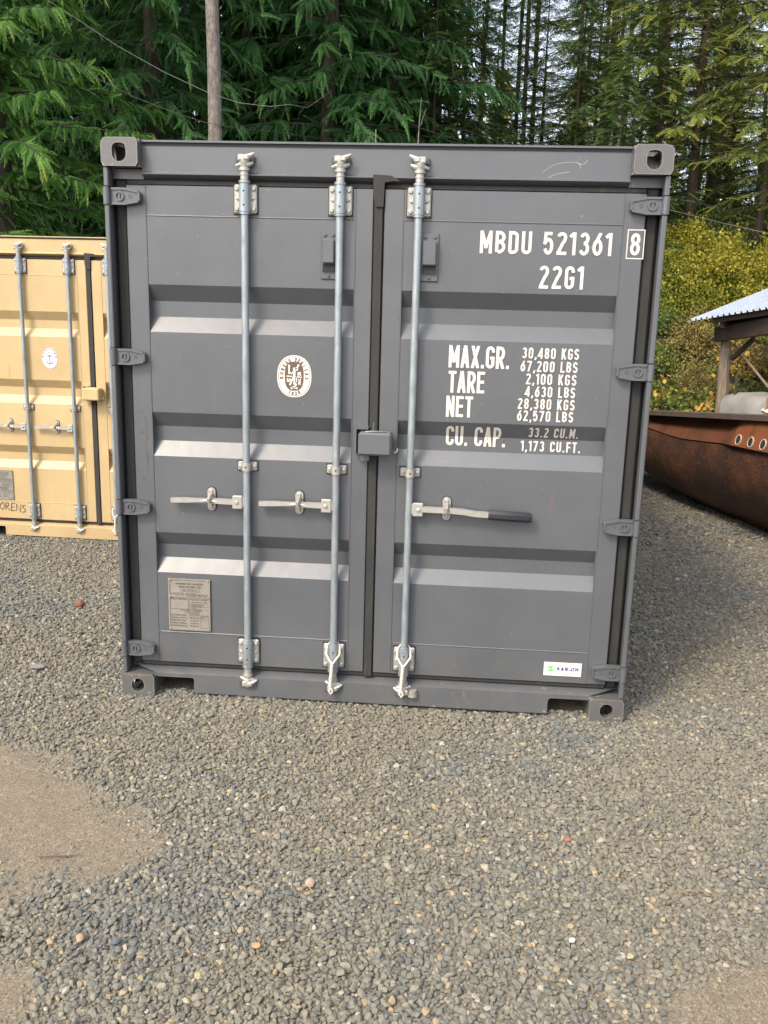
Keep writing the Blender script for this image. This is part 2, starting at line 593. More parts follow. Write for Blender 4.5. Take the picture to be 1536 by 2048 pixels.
def lettering(mb, s, x0, x1, z0, z1, surf, t=0.15, w=0.44, gap=0.11, cuts=(), eps=0.0012):
    st, W = text_strokes(s, t, w, gap)
    sx, sz = (x1 - x0) / W, z1 - z0
    hw = t / 2 * min(1.0, 0.35 + 0.65 * sx / sz)
    n = 0
    for q0 in st:
        low = min(p[1] for p in q0) < -.001
        for q in split_sharp([(p[0] * sx / sz, p[1]) for p in q0], hw):
            L, Rr = ribbon(q, hw)
            e = eps + 0.0002 * (n % 5)
            n += 1
            bm = bmesh.new()
            vl = [bm.verts.new((x0 + p.x * sz, -e, z0 + p.y * sz)) for p in L]
            vr = [bm.verts.new((x0 + p.x * sz, -e, z0 + p.y * sz)) for p in Rr]
            for i in range(len(vl) - 1):
                bm.faces.new((vl[i], vl[i + 1], vr[i + 1], vr[i]))
            geo = lambda: bm.verts[:] + bm.edges[:] + bm.faces[:]
            bmesh.ops.bisect_plane(bm, geom=geo(), plane_co=(0, 0, z1), plane_no=(0, 0, 1), clear_outer=True)
            if not low:
                bmesh.ops.bisect_plane(bm, geom=geo(), plane_co=(0, 0, z0), plane_no=(0, 0, 1), clear_inner=True)
            for c in cuts:
                if z0 - .02 < c < z1 + .02:
                    bmesh.ops.bisect_plane(bm, geom=geo(), plane_co=(0, 0, c), plane_no=(0, 0, 1))
            bm.verts.index_update()
            mb.add([(v.co.x, v.co.y + surf(v.co.z), v.co.z) for v in bm.verts], [[v.index for v in f.verts] for f in bm.faces])
            bm.free()

def strokes_flat(mb, strokes, hw, y):
    for k, q in enumerate(strokes):
        L, Rr = ribbon(q, hw if not isinstance(hw, (list, tuple)) else hw[k])
        e = 0.00025 * (k % 4)
        n = len(L)
        mb.add([(p.x, y - e, p.y) for p in L] + [(p.x, y - e, p.y) for p in Rr], [(i, i + 1, n + i + 1, n + i) for i in range(n - 1)])

# ------------------------------------------------------------------ ground
def sstep(a, b, x):
    t = min(1, max(0, (x - a) / (b - a)))
    return t * t * (3 - 2 * t)
def hgt(x, y):
    h = -0.14 * sstep(0.6, 3.0, y) * (1 - sstep(-0.9, -0.2, x)) if y < 60 else 0
    h += -0.1 * sstep(7, 10.5, y) * sstep(2.5, 5, x)
    w = 0.22 + 0.78 * sstep(-2, 4.5, x)
    h += w * (4.3 * sstep(11.6, 20.5, y) + 0.10 * max(0, y - 17))
    if y > 11:
        h += 0.25 * mnoise.noise(Vector((x * .5, y * .5, 1.7))) * sstep(11, 14, y)
    h += 0.012 * mnoise.noise(Vector((x * .9, y * .9, 0))) * sstep(0.3, 1.2, abs(y + 0.2) if y < 0 else 1)
    return h

def ground_mat():
    t = NT('gravel_ground')
    p = t.pos(False)
    v = t.n('ShaderNodeTexVoronoi', Scale=48.0, Randomness=1.0)
    t.l(p, v.inputs['Vector'])
    big = t.noise(p, 0.55, 4, 0.55)
    fine = t.noise(p, 130, 5, 0.75)
    sep = t.n('ShaderNodeSeparateColor')
    t.l(v.outputs['Color'], sep.inputs[0])
    stone = t.ramp(sep.outputs[0], [(0.0, (0.09, 0.094, 0.096)), (0.35, (0.17, 0.163, 0.143)), (0.7, (0.225, 0.207, 0.172)), (0.95, (0.31, 0.275, 0.22))])
    mid = t.noise(p, 9, 6, 0.7)
    grit = t.n('ShaderNodeTexVoronoi', Scale=210.0, Randomness=1.0)
    t.l(p, grit.inputs['Vector'])
    gs = t.n('ShaderNodeSeparateColor')
    t.l(grit.outputs['Color'], gs.inputs[0])
    dirt = t.ramp(gs.outputs[1], [(0.0, (0.085, 0.071, 0.051)), (0.25, (0.162, 0.131, 0.091)), (0.75, (0.212, 0.172, 0.119)), (1.0, (0.33, 0.28, 0.195))])
    dirt = t.mix(t.ramp(mid, [(0.30, 0.55), (0.62, 0.0)]), dirt, (0.112, 0.093, 0.066))
    dirt = t.mix(t.ramp(fine, [(0.5, 0.0), (0.72, 0.6)]), dirt, (0.235, 0.197, 0.145))
    sx = t.n('ShaderNodeSeparateXYZ')
    t.l(p, sx.inputs[0])
    far = t.math('GREATER_THAN', sx.outputs[1], 2.6)
    mixf = t.math('MULTIPLY', t.ramp(big, [(0.35, 1.0), (0.65, 0.45)]), t.math('ADD', far, 0.0))
    col = t.mix(mixf, dirt, stone)
    soil = t.ramp(fine, [(0.3, (0.035, 0.026, 0.018)), (0.7, (0.09, 0.065, 0.04))])
    wood = t.n('ShaderNodeMapRange', _interpolation_type='SMOOTHSTEP')
    for k, val in (('From Min', 10.5), ('From Max', 12.5)):
        wood.inputs[k].default_value = val
    t.l(sx.outputs[1], wood.inputs['Value'])
    t.base(t.mix(wood.outputs[0], col, soil))
    t.rough(0.95)
    hsum = t.math('ADD', t.math('MULTIPLY', v.outputs['Distance'], t.math('MULTIPLY', far, -1.0)), t.math('MULTIPLY', fine, 0.35))
    t.bump(hsum, 0.8, 0.012)
    return t.m
GM = ground_mat()
def ground():
    xs = sorted(set([-220, -120, -70, -45, -30] + [round(-22 + .5 * i, 3) for i in range(28)] + [round(-8 + .25 * i, 3) for i in range(88)] + [round(14 + .6 * i, 3) for i in range(16)] + [30, 45, 70, 120, 220]))
    ys = sorted(set([-120, -60, -30, -15, -8] + [round(-5 + .25 * i, 3) for i in range(104)] + [round(21 + .7 * i, 3) for i in range(44)] + [55, 65, 90, 140, 300]))
    V = [(x, y, hgt(x, min(y, 70))) for y in ys for x in xs]
    nx = len(xs)
    F = [(j * nx + i, j * nx + i + 1, (j + 1) * nx + i + 1, (j + 1) * nx + i) for j in range(len(ys) - 1) for i in range(nx - 1)]
    mb = MB()
    mb.add(V, F)
    o = mb.build('ground', GM, smooth=60, recalc=False)
    o['kind'] = 'structure'
    o['label'] = 'compacted dirt and gravel yard rising to a wooded bank'
    return o
ground()

# ------------------------------------------------------------------ containers
CW, CH, CL = 2.438, 2.591, 6.058
DY = 0.060                                   # door face
CORR = [(1.980, 1.908, 1.838, 1.770), (1.404, 1.335, 1.266, 1.198), (0.828, 0.760, 0.694, 0.628)]
CD = 0.044
def dsurf(z):
    for a, b, c, d in CORR:
        if d < z < a:
            if z > b:
                return DY + CD * (a - z) / (a - b)
            if z < c:
                return DY + CD * (z - d) / (c - d)
            return DY + CD
    return DY
CUTS = [z for q in CORR for z in q]

def casting(mb, left, top, front):
    """hollow corner casting with real openings in the end, the side and the top or bottom"""
    w, h, l, tk = 0.162, 0.118, 0.178, 0.026
    def loop(cx, cz, rx, rz, n=32, flatten=False):
        pts = []
        for k in range(n):
            t = 2 * PI * (k + .5) / n
            c, s_ = math.cos(t), math.sin(t)
            zz = s_ * rx + math.copysign(rz - rx, s_)
            if flatten and zz > rz * .72:
                zz = rz * .72 + (zz - rz * .72) * .55
            pts.append((cx + rx * c, cz + zz))
        return pts
    def outline(a, b, r, n=32):
        pts = []
        for k in range(n):
            t = 2 * PI * (k + .5) / n
            c, s_ = math.cos(t), math.sin(t)
            m = max(abs(c) / (a / 2), abs(s_) / (b / 2))
            x, z = c / m, s_ / m
            dx, dz = a / 2 - abs(x), b / 2 - abs(z)
            outer = (x < 0) == left and (z > 0) == top
            rr = r if outer else 0.004
            if dx < rr and dz < rr:
                k2 = 1 - (1 - 1 / math.sqrt(2)) * (1 - max(dx, dz) / rr)
                q = Vector((rr - dx, rr - dz))
                q = q.normalized() * rr if q.length > rr else q
                x = math.copysign(a / 2 - rr + q.x, x)
                z = math.copysign(b / 2 - rr + q.y, z)
            pts.append((x + w / 2, z + h / 2))
        return pts
    vs0 = len(mb.v)
    hx = 0.080 if left else w - 0.080
    hole = loop(hx, 0.060, 0.031, 0.041 if top else 0.035, 32, top)
    ol = outline(w, h, 0.026)
    mb.ring(ol, hole, 0.0, tk)
    # rest of the shell: body walls
    if left:
        xo, xi, sg = 0, w, 1
    else:
        xo, xi, sg = w, 0, -1
    mb.box(min(xi, xi - sg * .02), max(xi, xi - sg * .02), tk, l, 0.002, h - .002)
    # outer side wall with an opening
    sl_ = [(a, b) for a, b in loop(0.089, 0.059, 0.026, 0.034)]
    so_ = []
    for k in range(32):
        t = 2 * PI * (k + .5) / 32
        c, s_ = math.cos(t), math.sin(t)
        m = max(abs(c) / (l / 2 - tk / 2), abs(s_) / (h / 2 - .004))
        so_.append((c / m + l / 2 + tk / 2, s_ / m + h / 2))
    b = len(mb.v)
    n = 32
    for xx in (xo + sg * .003, xo + sg * tk):
        mb.v += [(xx, p[0], p[1]) for p in so_] + [(xx, p[0], p[1]) for p in sl_]
    for i in range(n):
        j = (i + 1) % n
        mb.f += [(b + i, b + j, b + n + j, b + n + i), (b + 2 * n + i, b + 3 * n + i, b + 3 * n + j, b + 2 * n + j), (b + n + i, b + n + j, b + 3 * n + j, b + 3 * n + i)]
    # top or bottom plate (with opening) and the closed one
    zc, zo = ((0.002, h - .002) if top else (h - .002, 0.002))
    mb.box(.02, w - .02, tk, l - .002, min(zc, zc + math.copysign(.022, zo - zc)), max(zc, zc + math.copysign(.022, zo - zc)))
    za, zb = sorted((zo, zo + math.copysign(.022, zc - zo)))
    for bx in ((.022, .058, tk, l - .002), (w - .058, w - .022, tk, l - .002), (.058, w - .058, tk, .045), (.058, w - .058, .135, l - .002)):
        mb.box(bx[0], bx[1], bx[2], bx[3], za, zb)
    mb.box(.02, w - .02, l - .02, l, .024, h - .024)
    ox = 0 if left else CW - w
    oz = CH - h if top else 0
    for i in range(vs0, len(mb.v)):
        x, y, z = mb.v[i]
        y = y if front else CL - y
        mb.v[i] = (x + ox, y, z + oz)

def hinge(mb, z, left):
    pts = [(.022, -.036), (.088, -.037), (.150, -.026), (.158, -.018), (.158, .016), (.150, .024), (.088, .036), (.022, .036)]
    X = (lambda x: x) if left else (lambda x: CW - x)
    mb.prism([(X(a), z + b) for a, b in pts], .030, .052)
    inner = [(.034, -.026), (.088, -.027), (.144, -.018), (.144, .014), (.088, .026), (.034, .026)]
    # raised rim round a lower web
    mb.prism([(X(a), z + b) for a, b in [(.030, .026), (.090, .026), (.150, .014), (.150, .023), (.088, .0355), (.030, .0355)]], .024, .031)
    mb.prism([(X(a), z + b) for a, b in [(.030, -.027), (.090, -.028), (.150, -.018), (.150, -.026), (.088, -.0365), (.030, -.0365)]], .024, .031)
    mb.box(min(X(.150), X(.1575)), max(X(.150), X(.1575)), .024, .031, z - .018, z + .015)
    out = ell(X(.066), z, .021, .021, 20)
    inn = ell(X(.066), z, .014, .014, 20)
    mb.ring(out, inn, .023, .031)
    mb.box(X(.066) - .003, X(.066) + .003, .0245, .031, z - .020, z + .020)
    mb.ring(ell(X(.113), z, .009, .009, 14), ell(X(.113), z, .0065, .0065, 14), .028, .031)
    mb.box(X(.113) - .005, X(.113) + .005, .0285, .031, z - .0015, z + .0015)
    # knuckle round the pin
    mb.tube([(X(.012), .020, z - .036), (X(.012), .020, z + .036)], .0145, 14)
    mb.box(min(X(.0), X(.026)), max(X(.0), X(.026)), .010, .046, z - .034, z + .034, .005)

HZ = [2.352, 1.655, 0.952, 0.241]
RODS = [(0.624, -1), (1.043, -1), (1.385, 1)]
RY = 0.029

def cam_head(mb, x, z, up, style):
    s_ = 1 if up else -1
    # collar, cross shaft, jaws and keeper seat, in lumpy cast steel
    mb.cyl((x, RY, z - s_ * .050), (x, RY, z - s_ * .038), .024)
    mb.tube([(x, RY, z - s_ * .040), (x, RY + .002, z - s_ * .026), (x, RY, z - s_ * .012), (x, RY, z + s_ * .014)], [.017, .020, .024, .020], 10)
    f = -1 if style else 1
    mb.tube([(x - f * .036, RY + .004, z - s_ * .030), (x - f * .020, RY - .002, z - s_ * .024), (x, RY - .006, z - s_ * .026), (x + f * .022, RY - .002, z - s_ * .024), (x + f * .038, RY + .004, z - s_ * .016)], [.007, .009, .012, .010, .006], 8)
    mb.box(x - f * .010 - .016, x - f * .010 + .016, RY - .022, RY + .018, z - .012, z + .016, .005)
    mb.tube([(x + f * .008, RY - .012, z + .004), (x + f * .030, RY - .010, z + .012), (x + f * .046, RY - .006, z + .022)], [.012, .010, .005], 8)
    mb.box(x + f * .012 - .014, x + f * .012 + .014, RY - .026, RY + .022, z - .010, z + .014, .006)

def container(name, label, loc, rz, P, group, full):
    """P: materials; full=True adds the lettering and the small labels of the grey container"""
    t = thing(name, label, 'shipping container', loc, rz, group)
    g, gw, gc = P
    for top in (True, False):
        for left in (True, False):
            for front in (True, False):
                mb = MB()
                casting(mb, left, top, front)
                mb.build('corner_casting', gc, t)
    # corner posts: outer strip in front, J profile behind it
    for left in (True, False):
        X = (lambda x: x) if left else (lambda x: CW - x)
        mb = MB()
        cuts = [.119] + [v for z in HZ[::-1] for v in (z - .037, z + .037)] + [CH - .119]
        for i in range(0, len(cuts), 2):
            mb.box(min(X(.003), X(.024)), max(X(.003), X(.024)), .012, .060, cuts[i] + .001, cuts[i + 1] - .001, .004)
        mb.box(min(X(.002), X(.016)), max(X(.002), X(.016)), .0605, .150, .119, CH - .119)
        mb.box(min(X(.0165), X(.160)), max(X(.0165), X(.160)), .130, .150, .119, CH - .119)
        mb.build('corner_post', g, t)
        mb = MB()
        mb.box(min(X(.004), X(.16)), max(X(.004), X(.16)), CL - .15, CL - .008, .119, CH - .119)
        mb.build('corner_post', g, t)
        for z in HZ:
            mb = MB()
            hinge(mb, z, left)
            mb.build('hinge', g, t)
    # header with a rolled lower lip
    mb = MB()
    sec = [(.058, 2.580), (.058, 2.462), (.050, 2.455), (.050, 2.449), (.060, 2.444), (.085, 2.430), (.130, 2.430), (.130, 2.580)]
    n = len(sec)
    mb.add([(.1625, a, b) for a, b in sec] + [(CW - .1625, a, b) for a, b in sec], [(i, (i + 1) % n, n + (i + 1) % n, n + i) for i in range(n)] + [tuple(range(n)), tuple(range(n, 2 * n))[::-1]])
    mb.box(.165, CW - .165, .046, .20, 2.5805, 2.589)
    gp = MB()
    gp.box(.166, CW - .166, .0545, .0578, 2.568, 2.5795)
    gp.build('roof_gap_shade', M['black'], t)  # black strip painted in for the shade in the gap under the roof lip
    mb.box(.02, .1625, .075, .129, 2.43, 2.472)
    mb.box(CW - .1625, CW - .02, .075, .129, 2.43, 2.472)
    head = mb.build('header', g, t)
    # sill with the two lift notches
    mb = MB()
    prof = [(.1625, .119), (.1625, .100), (.345, .100), (.353, .094), (.353, .022), (2.083, .018), (2.083, .078), (2.075 + .012, .092), (2.098, .098), (CW - .1625, .098), (CW - .1625, .119)]
    mb.prism(prof, .030, .045)
    mb.add([(.1625, .031, .119), (CW - .1625, .031, .119), (CW - .03, .085, .142), (.03, .085, .142), (.1625, .13, .119), (CW - .1625, .13, .119), (CW - .03, .13, .142), (.03, .13, .142)], [(0, 1, 2, 3), (3, 2, 6, 7), (0, 3, 7, 4), (1, 5, 6, 2)])
    mb.box(.353, 2.083, .0455, .16, .024, .040)
    for a, b in ((.150, .354), (2.082, 2.29)):
        mb.box(a, b, .047, .42, .101, .109)
    mb.box(.356, .364, .047, .5, .041, .1005)
    mb.box(2.07, 2.079, .047, .5, .041, .1005)
    mb.build('sill', gw, t)
    # gasket frame round and between the doors
    mb = MB()
    mb.box(.026, .082, .082, .128, .142, 2.43, .010)
    mb.box(CW - .082, CW - .026, .082, .128, .142, 2.43, .010)
    mb.box(.082, 1.184, .076, .128, 2.404, 2.4295, .006)
    mb.box(1.234, CW - .082, .076, .128, 2.404, 2.4295, .006)
    mb.box(.082, CW - .082, .070, .128, .1425, .168, .006)
    sec = [(1.186, .075), (1.192, .055), (1.226, .055), (1.233, .075)]
    mb.add([(a, b, .150) for a, b in sec] + [(a, b, 2.43) for a, b in sec], [(0, 1, 5, 4), (1, 2, 6, 5), (2, 3, 7, 6), (3, 0, 4, 7), (0, 3, 2, 1), (4, 5, 6, 7)])
    mb.prism([(1.183, 2.462), (1.262, 2.458), (1.268, 2.436), (1.234, 2.430), (1.230, 2.33), (1.196, 2.33), (1.186, 2.37)], .046, .0535)
    mb.prism([(1.262, 2.458), (1.268, 2.436), (1.30, 2.436), (1.285, 2.446)], .048, .0545)
    mb.build('gasket', M['rubber'], t)
    # doors
    door_objs = []
    for (a, b, pa, pb) in ((.084, 1.186, .172, 1.109), (1.2345, CW - .084, 1.318, 2.262)):
        mb = MB()
        zb, zt = .168, 2.404
        # frame members: stiles and the flat strip, built round the corrugated panel
        mb.box(a, pa, DY, .108, zb, zt, .003)
        mb.box(pb, b, DY, .108, zb, zt, .003)
        # panel profile
        zs = [zt - .001]
        prof = [(zt - .001, DY + .0008)]
        for q in CORR:
            prof += [(q[0], DY + .0008), (q[1], DY + CD), (q[2], DY + CD), (q[3], DY + .0008)]
        prof.append((zb + .001, DY + .0008))
        nn = len(prof)
        mb.add([(pa - .001, y, z) for z, y in prof] + [(pb + .001, y, z) for z, y in prof], [(i, i + 1, nn + i + 1, nn + i) for i in range(nn - 1)])
        mb.box(pa, pb, .112, .116, zb, zt)
        # rails' weld beads and the bead down each stile
        for z in (2.277, .326):
            mb.tube([(pa + .001, DY + .001, z), (pb - .001, DY + .001, z - .002)], .0032, 6)
        for x in (pa, pb):
            mb.tube([(x, DY + .0005, zb + .004), (x, DY + .0005, zt - .004)], .0030, 6)
        mb.tube([(pa + .010, DY + .001, .332), (pa + .001, DY + .001, .322), (pa, DY + .001, .31)], .004, 6)
        d = mb.build('door', g, t, smooth=25)
        door_objs.append(d)
    dl, dr = door_objs
    # locking bars
    for i, (x, side) in enumerate(RODS):
        mb = MB()
        mb.cyl((x, RY, .13), (x, RY, 2.48), .0168, 18)
        bar = mb.build('locking_bar', M['galv'], t)
        for zc, ext in ((2.351, 1), (.250, -1)):
            mb = MB()
            mb.box(x - .051, x + .051, DY - .016, DY - .003, zc - .061, zc + .061, .006)
            for sx in (-1, 1):
                for sz in (-1, 1):
                    mb.bolt(x + sx * .037, DY - .016, zc + sz * .042, .010, .008)
                mb.tube([(x + sx * .024, DY - .015, zc - .004), (x + sx * .034, DY - .020, zc), (x + sx * .040, DY - .015, zc + .004)], .005, 6)
            br = mb.build('bracket_plate', M['zinc'], bar)
            mb = MB()
            mb.prism([(x - .055, zc - .065), (x + .055, zc - .065), (x + .055, zc + .065), (x - .055, zc + .065)], DY - .0028, DY + .0002)
            mb.build('sealant_edge', M['black'], bar)
            mb = MB()
            mb.tube([(x, RY, zc - .066), (x, RY, zc - .056), (x, RY, zc - .055), (x, RY, zc + .055), (x, RY, zc + .056), (x, RY, zc + .066)], [.0225, .0225, .0245, .0245, .0225, .0225], 18)
            mb.cyl((x, RY, zc + ext * .064), (x, RY, zc + ext * .074), .0255, 18)
            mb.box(x - .026, x + .026, RY + .002, DY - .014, zc - .05, zc + .05, .003)
            mb.build('sleeve', M['galv'], bar)
            for dz in (-.028, .030):
                mb = MB()
                mb.cyl((x + .001, RY - .0251, zc + dz), (x + .001, RY - .0235, zc + dz), .0042, 10)
                mb.build('rivet_hole', M['black'], bar)
        mb = MB()
        cam_head(mb, x, 2.515, True, i == 2)
        mb.cyl((x, RY, 2.430), (x, RY, 2.474), .0178, 16)
        mb.cyl((x, RY, 2.446), (x, RY, 2.452), .0205, 16)
        mb.build('cam_head', M['zinc'], bar)
        mb = MB()
        cam_head(mb, x, .090, False, i == 2)
        mb.cyl((x, RY, .125), (x, RY, .180), .0178, 16)
        if i == 2:
            mb.cyl((x + .048, RY - .004, .072), (x + .048, RY - .004, .088), .024, 14)
            mb.cyl((x + .048, RY - .006, .090), (x + .048, RY - .006, .104), .020, 14)
        mb.build('cam_head', M['zinc'], bar)
        for z, sg in ((2.515, 1), (.085, -1)):
            for (ka, kb, za, zb) in ((-.040, -.012, -.016, .014), (.014, .042, -.014, .016)):
                mb = MB()
                mb.box(x + ka, x + kb, RY + .012, .057 if sg > 0 else .029 + .003, z + za, z + zb, .005)
                mb.build('cam_keeper', M['steeldark'] if full else g, bar)
            if sg < 0:
                mb = MB()
                mb.box(x - .040, x + .042, .024, .0295, z - .016, z + .016)
                mb.build('keeper_seat', M['steeldark'] if full else g, bar)
        # middle guide clip
        z = 1.167
        mb = MB()
        mb.box(x - .046, x + .046, DY - .012, DY - .002, z - .021, z + .021, .006)
        for sx in (-1, 1):
            mb.bolt(x + sx * .033, DY - .012, z, .0095, .007)
        mb.tube([(x, RY, z - .0185), (x, RY, z + .0185)], .0215, 16)
        mb.box(x - .0215, x + .0215, RY, DY - .011, z - .0185, z + .0185)
        mb.build('guide_clip', M['zinc'], bar)
        mb = MB()
        mb.cyl((x, RY - .0222, z), (x, RY - .021, z), .0042, 10)
        mb.build('rivet_hole', M['black'], bar)
        mb = MB()
        mb.prism([(x - .050, z - .025), (x + .050, z - .025), (x + .050, z + .025), (x - .050, z + .025)], DY - .0018, DY + .0003)
        mb.build('sealant_edge', M['black'], bar)
        # handle
        s_ = side
        hd = MB()
        lx = x + s_ * .042
        hd.box(lx - .024, lx + .024, RY - .016, RY + .004, .966, 1.030, .004)
        hd.bolt(lx + s_ * .003, RY - .016, .998, .010, .006)
        hd.box(min(x, lx), max(x, lx), RY - .010, RY + .010, .976, 1.022, .003)
        if s_ < 0:
            hd.tube([(x - .06, RY - .002, .998), (x - .135, RY - .006, 1.000), (x - .185, RY - .012, 1.003), (x - .245, RY - .010, 1.001), (x - .285, RY - .004, .999), (x - .360, RY - .004, .996)], [.017, .0165, .012, .013, .0155, .0150], 4, True, PI / 4)
            hd.tube([(x - .11, RY - .010, .996), (x - .175, RY - .018, 1.001), (x - .265, RY - .010, 1.003)], [.003, .008, .003], 6)
        else:
            hd.tube([(x + .05, RY - .004, 1.001), (x + .19, RY - .006, 1.000), (x + .25, RY - .010, .998), (x + .30, RY - .006, .990), (x + .37, RY - .006, .987)], [.0175] * 5, 4, True, PI / 4)
        h = hd.build('lock_handle', M['zinc'], t, smooth=30)
        if s_ > 0:
            mb = MB()
            mb.tube([(x + .366, RY - .006, .987), (x + .374, RY - .006, .987), (x + .555, RY - .006, .981), (x + .566, RY - .006, .981)], [.020, .0235, .0235, .018], 8, True, PI / 8)
            mb.build('grip', M['grip'], h)
        kx = x + s_ * .174
        mb = MB()
        st = [(kx + .019 * math.cos(R(a)), 1.003 + math.copysign(.036, math.sin(R(a))) + .019 * math.sin(R(a))) for a in range(5, 360, 14)]
        mb.prism(st, DY - .010, DY - .002)
        mb.bolt(kx, DY - .010, 1.042, .0105, .008)
        mb.bolt(kx, DY - .010, .966, .0105, .008)
        mb.tube([(kx + .004, DY - .008, 1.028), (kx + .002, DY - .040, 1.024), (kx, DY - .062, 1.010), (kx, DY - .060, .992)], [.009, .010, .011, .006], 6)
        mb.tube([(kx, DY - .008, .982), (kx, DY - .030, .984)], .008, 6)
        mb.build('keeper_plate', M['zinc'], h)
        mb = MB()
        mb.prism([(kx + (px - kx) * 1.18, 1.003 + (pz - 1.003) * 1.07) for px, pz in st], DY - .0018, DY + .0003)
        mb.build('sealant_edge', M['black'], h)
    # lock box across the seam
    mb = MB()
    mb.box(1.150, 1.300, -.052, .040, 1.252, 1.356, .009)
    mb.box(1.240, 1.290, -.020, .062, 1.262, 1.346)
    mb.tube([(1.180, -.03, 1.357), (1.215, -.035, 1.361), (1.26, -.035, 1.3605), (1.297, -.03, 1.357)], .0035, 6)
    mb.tube([(1.214, -.02, 1.352), (1.216, -.01, 1.40)], .0025, 6)
    lb = mb.build('lock_box', g, t)
    mb = MB()
    mb.box(1.128, 1.1365, .006, .062, 1.250, 1.372)
    mb.box(1.137, 1.190, .006, .062, 1.364, 1.372)
    mb.box(1.156, 1.196, .018, .062, 1.218, 1.248)
    mb.build('lock_bracket', g, lb)
    mb = MB()
    mb.prism([(1.1367, 1.2515), (1.150, 1.2515), (1.150, 1.362), (1.1367, 1.362)], .050, .060)
    mb.build('bracket_recess', M['inside'], lb)
    mb = MB()
    mb.tube([(1.302, .0, 1.274), (1.306, -.012, 1.268), (1.315, -.018, 1.264), (1.324, -.014, 1.270), (1.326, -.006, 1.284)], .0032, 7)
    mb.build('seal_hook', M['galv'] if full else g, lb)
    # ventilators
    for (x0, x1, d) in () if not full else ((.958, 1.030, dl), (1.398, 1.478, dr)):
        mb = MB()
        mb.box(x0, x1, DY - .008, DY - .0005, 2.020, 2.226, .004)
        for bx in (x0 + .018, x1 - .018):
            mb.bolt(bx, DY - .008, 2.208, .008, .006)
        mb.bolt((x0 + x1) / 2, DY - .008, 2.036, .008, .006)
        mb.box(x0 + .009, x1 - .009, DY - .036, DY - .006, 2.086, 2.190, .006)
        mb.box(x0 + .014, x1 - .014, DY - .0368, DY - .035, 2.092, 2.098)
        v = mb.build('ventilator', g, d)
        mb = MB()
        mb.prism([(x0 + .009, 2.052), (x1 - .009, 2.052), (x1 - .009, 2.085), (x0 + .009, 2.085)], DY - .014, DY - .009)
        for k in range(7):
            xx = x0 + .012 + k * (x1 - x0 - .024) / 6
            mb.box(xx - .0012, xx + .0012, DY - .018, DY - .0145, 2.052, 2.085)
        for k in range(5):
            zz = 2.055 + k * .0068
            mb.box(x0 + .010, x1 - .010, DY - .0182, DY - .0146, zz - .001, zz + .001)
        mb.build('vent_mesh', M['inside'], d)
    # data plate with its writing
    mb = MB()
    px0, px1, pz0, pz1 = .232, .432, .343, .600
    mb.box(px0, px1, DY - .006, DY - .001, pz0, pz1, .002)
    mb.box(px0 - .003, px0 + .004, DY - .009, DY - .0065, pz0, pz1)
    mb.box(px1 - .004, px1 + .003, DY - .009, DY - .0065, pz0, pz1)
    mb.box(px0 - .003, px1 + .003, DY - .0092, DY - .0066, pz1 - .004, pz1 + .003)
    mb.box(px0 - .003, px1 + .003, DY - .0092, DY - .0066, pz0 - .003, pz0 + .004)
    for zz in (pz1 - .006, .510, pz0 + .006):
        for xx in (px0 + .006, px1 - .006):
            mb.bolt(xx, DY - .009, zz, .005, .003)
    pl = mb.build('data_plate', M['plate'] if full else M['platedark'], dl)
    mb = MB()
    sf = lambda z: DY - .006
    lt = lambda s_, a, b, z, h: lettering(mb, s_, a, b, z, z + h, sf, .17, .52, .14, (), .0006)
    lt('APPROVED FOR TRANSPORT', .265, .400, .571, .0095)
    lt('UNDER CUSTOMS SEAL', .280, .390, .556, .0095)
    lt('GB/C 5213 BV 1127', .300, .372, .5395, .0065)
    for (a, b, c, d) in ((.290, .382, .536, .549), (.258, .305, .5185, .530), (.370, .420, .514, .5255), (.308, .380, .4265, .4365), (.330, .382, .404, .4245)):
        strokes_flat(mb, [[(a, c), (b, c), (b, d), (a, d), (a, c)]], .0006, DY - .0068)
    lt('TYPE', .240, .255, .521, .0065)
    lt('BV22-1AA', .261, .302, .521, .0065)
    lt('MANUFACTURER NO.', .313, .366, .5225, .006)
    lt('OF THE CONTAINER', .313, .366, .5135, .006)
    lt('MBDU521361', .373, .417, .5165, .006)
    strokes_flat(mb, [[(px0 + .004, .508), (px1 - .004, .508)], [(px0 + .004, .503), (px1 - .004, .503)], [(px0 + .004, .448), (px1 - .004, .448)], [(.326, .504), (.326, .449)], [(.332, .504), (.332, .449)], [(.333, .476), (px1 - .004, .476)]], .0007, DY - .0068)
    lt('TIMBER COMPONENT', .240, .322, .495, .006)
    lt('TREATMENT IMMUNITY', .338, .425, .494, .006)
    lt('IM/RADALEUM F/2019', .343, .418, .482, .006)
    lt('MANUFACTURED BY', .338, .405, .467, .006)
    lt('CONTAINER WORKS CO. LTD', .338, .425, .459, .006)
    lt('CHINA', .338, .372, .451, .006)
    lt('CSC SAFETY APPROVAL', .285, .395, .4385, .008)
    lt('F BV 7153 2019', .318, .372, .4282, .006)
    for k, (a, b) in enumerate((('DATE MANUFACTURED', '06/2019'), ('IDENTIFICATION NO.', 'MB 521361'), ('MAXIMUM GROSS WEIGHT', '30,480 KGS'), ('ALLOWABLE STACKING WT.', '192,000 KG'), ('TRANSVERSE RACKING TEST', '15,240 KGS'))):
        z = .413 - k * .0135
        lt(a, .240, .322 - (5 - len(a) % 5) * .002, z, .0068)
        lt(b, .334, .378, z, .0068)
    lt('NEXT EXAM', .388, .424, .414, .006)
    lt('DATE', .388, .405, .404, .006)
    strokes_flat(mb, [[(.386, .352), (.426, .352), (.426, .412), (.386, .412), (.386, .352)], [(.386, .398), (.426, .398)]], .0006, DY - .0072)
    mb.build('lettering', M['ink'], pl if False else dl, smooth=0, recalc=False)
    return t, dl, dr, head

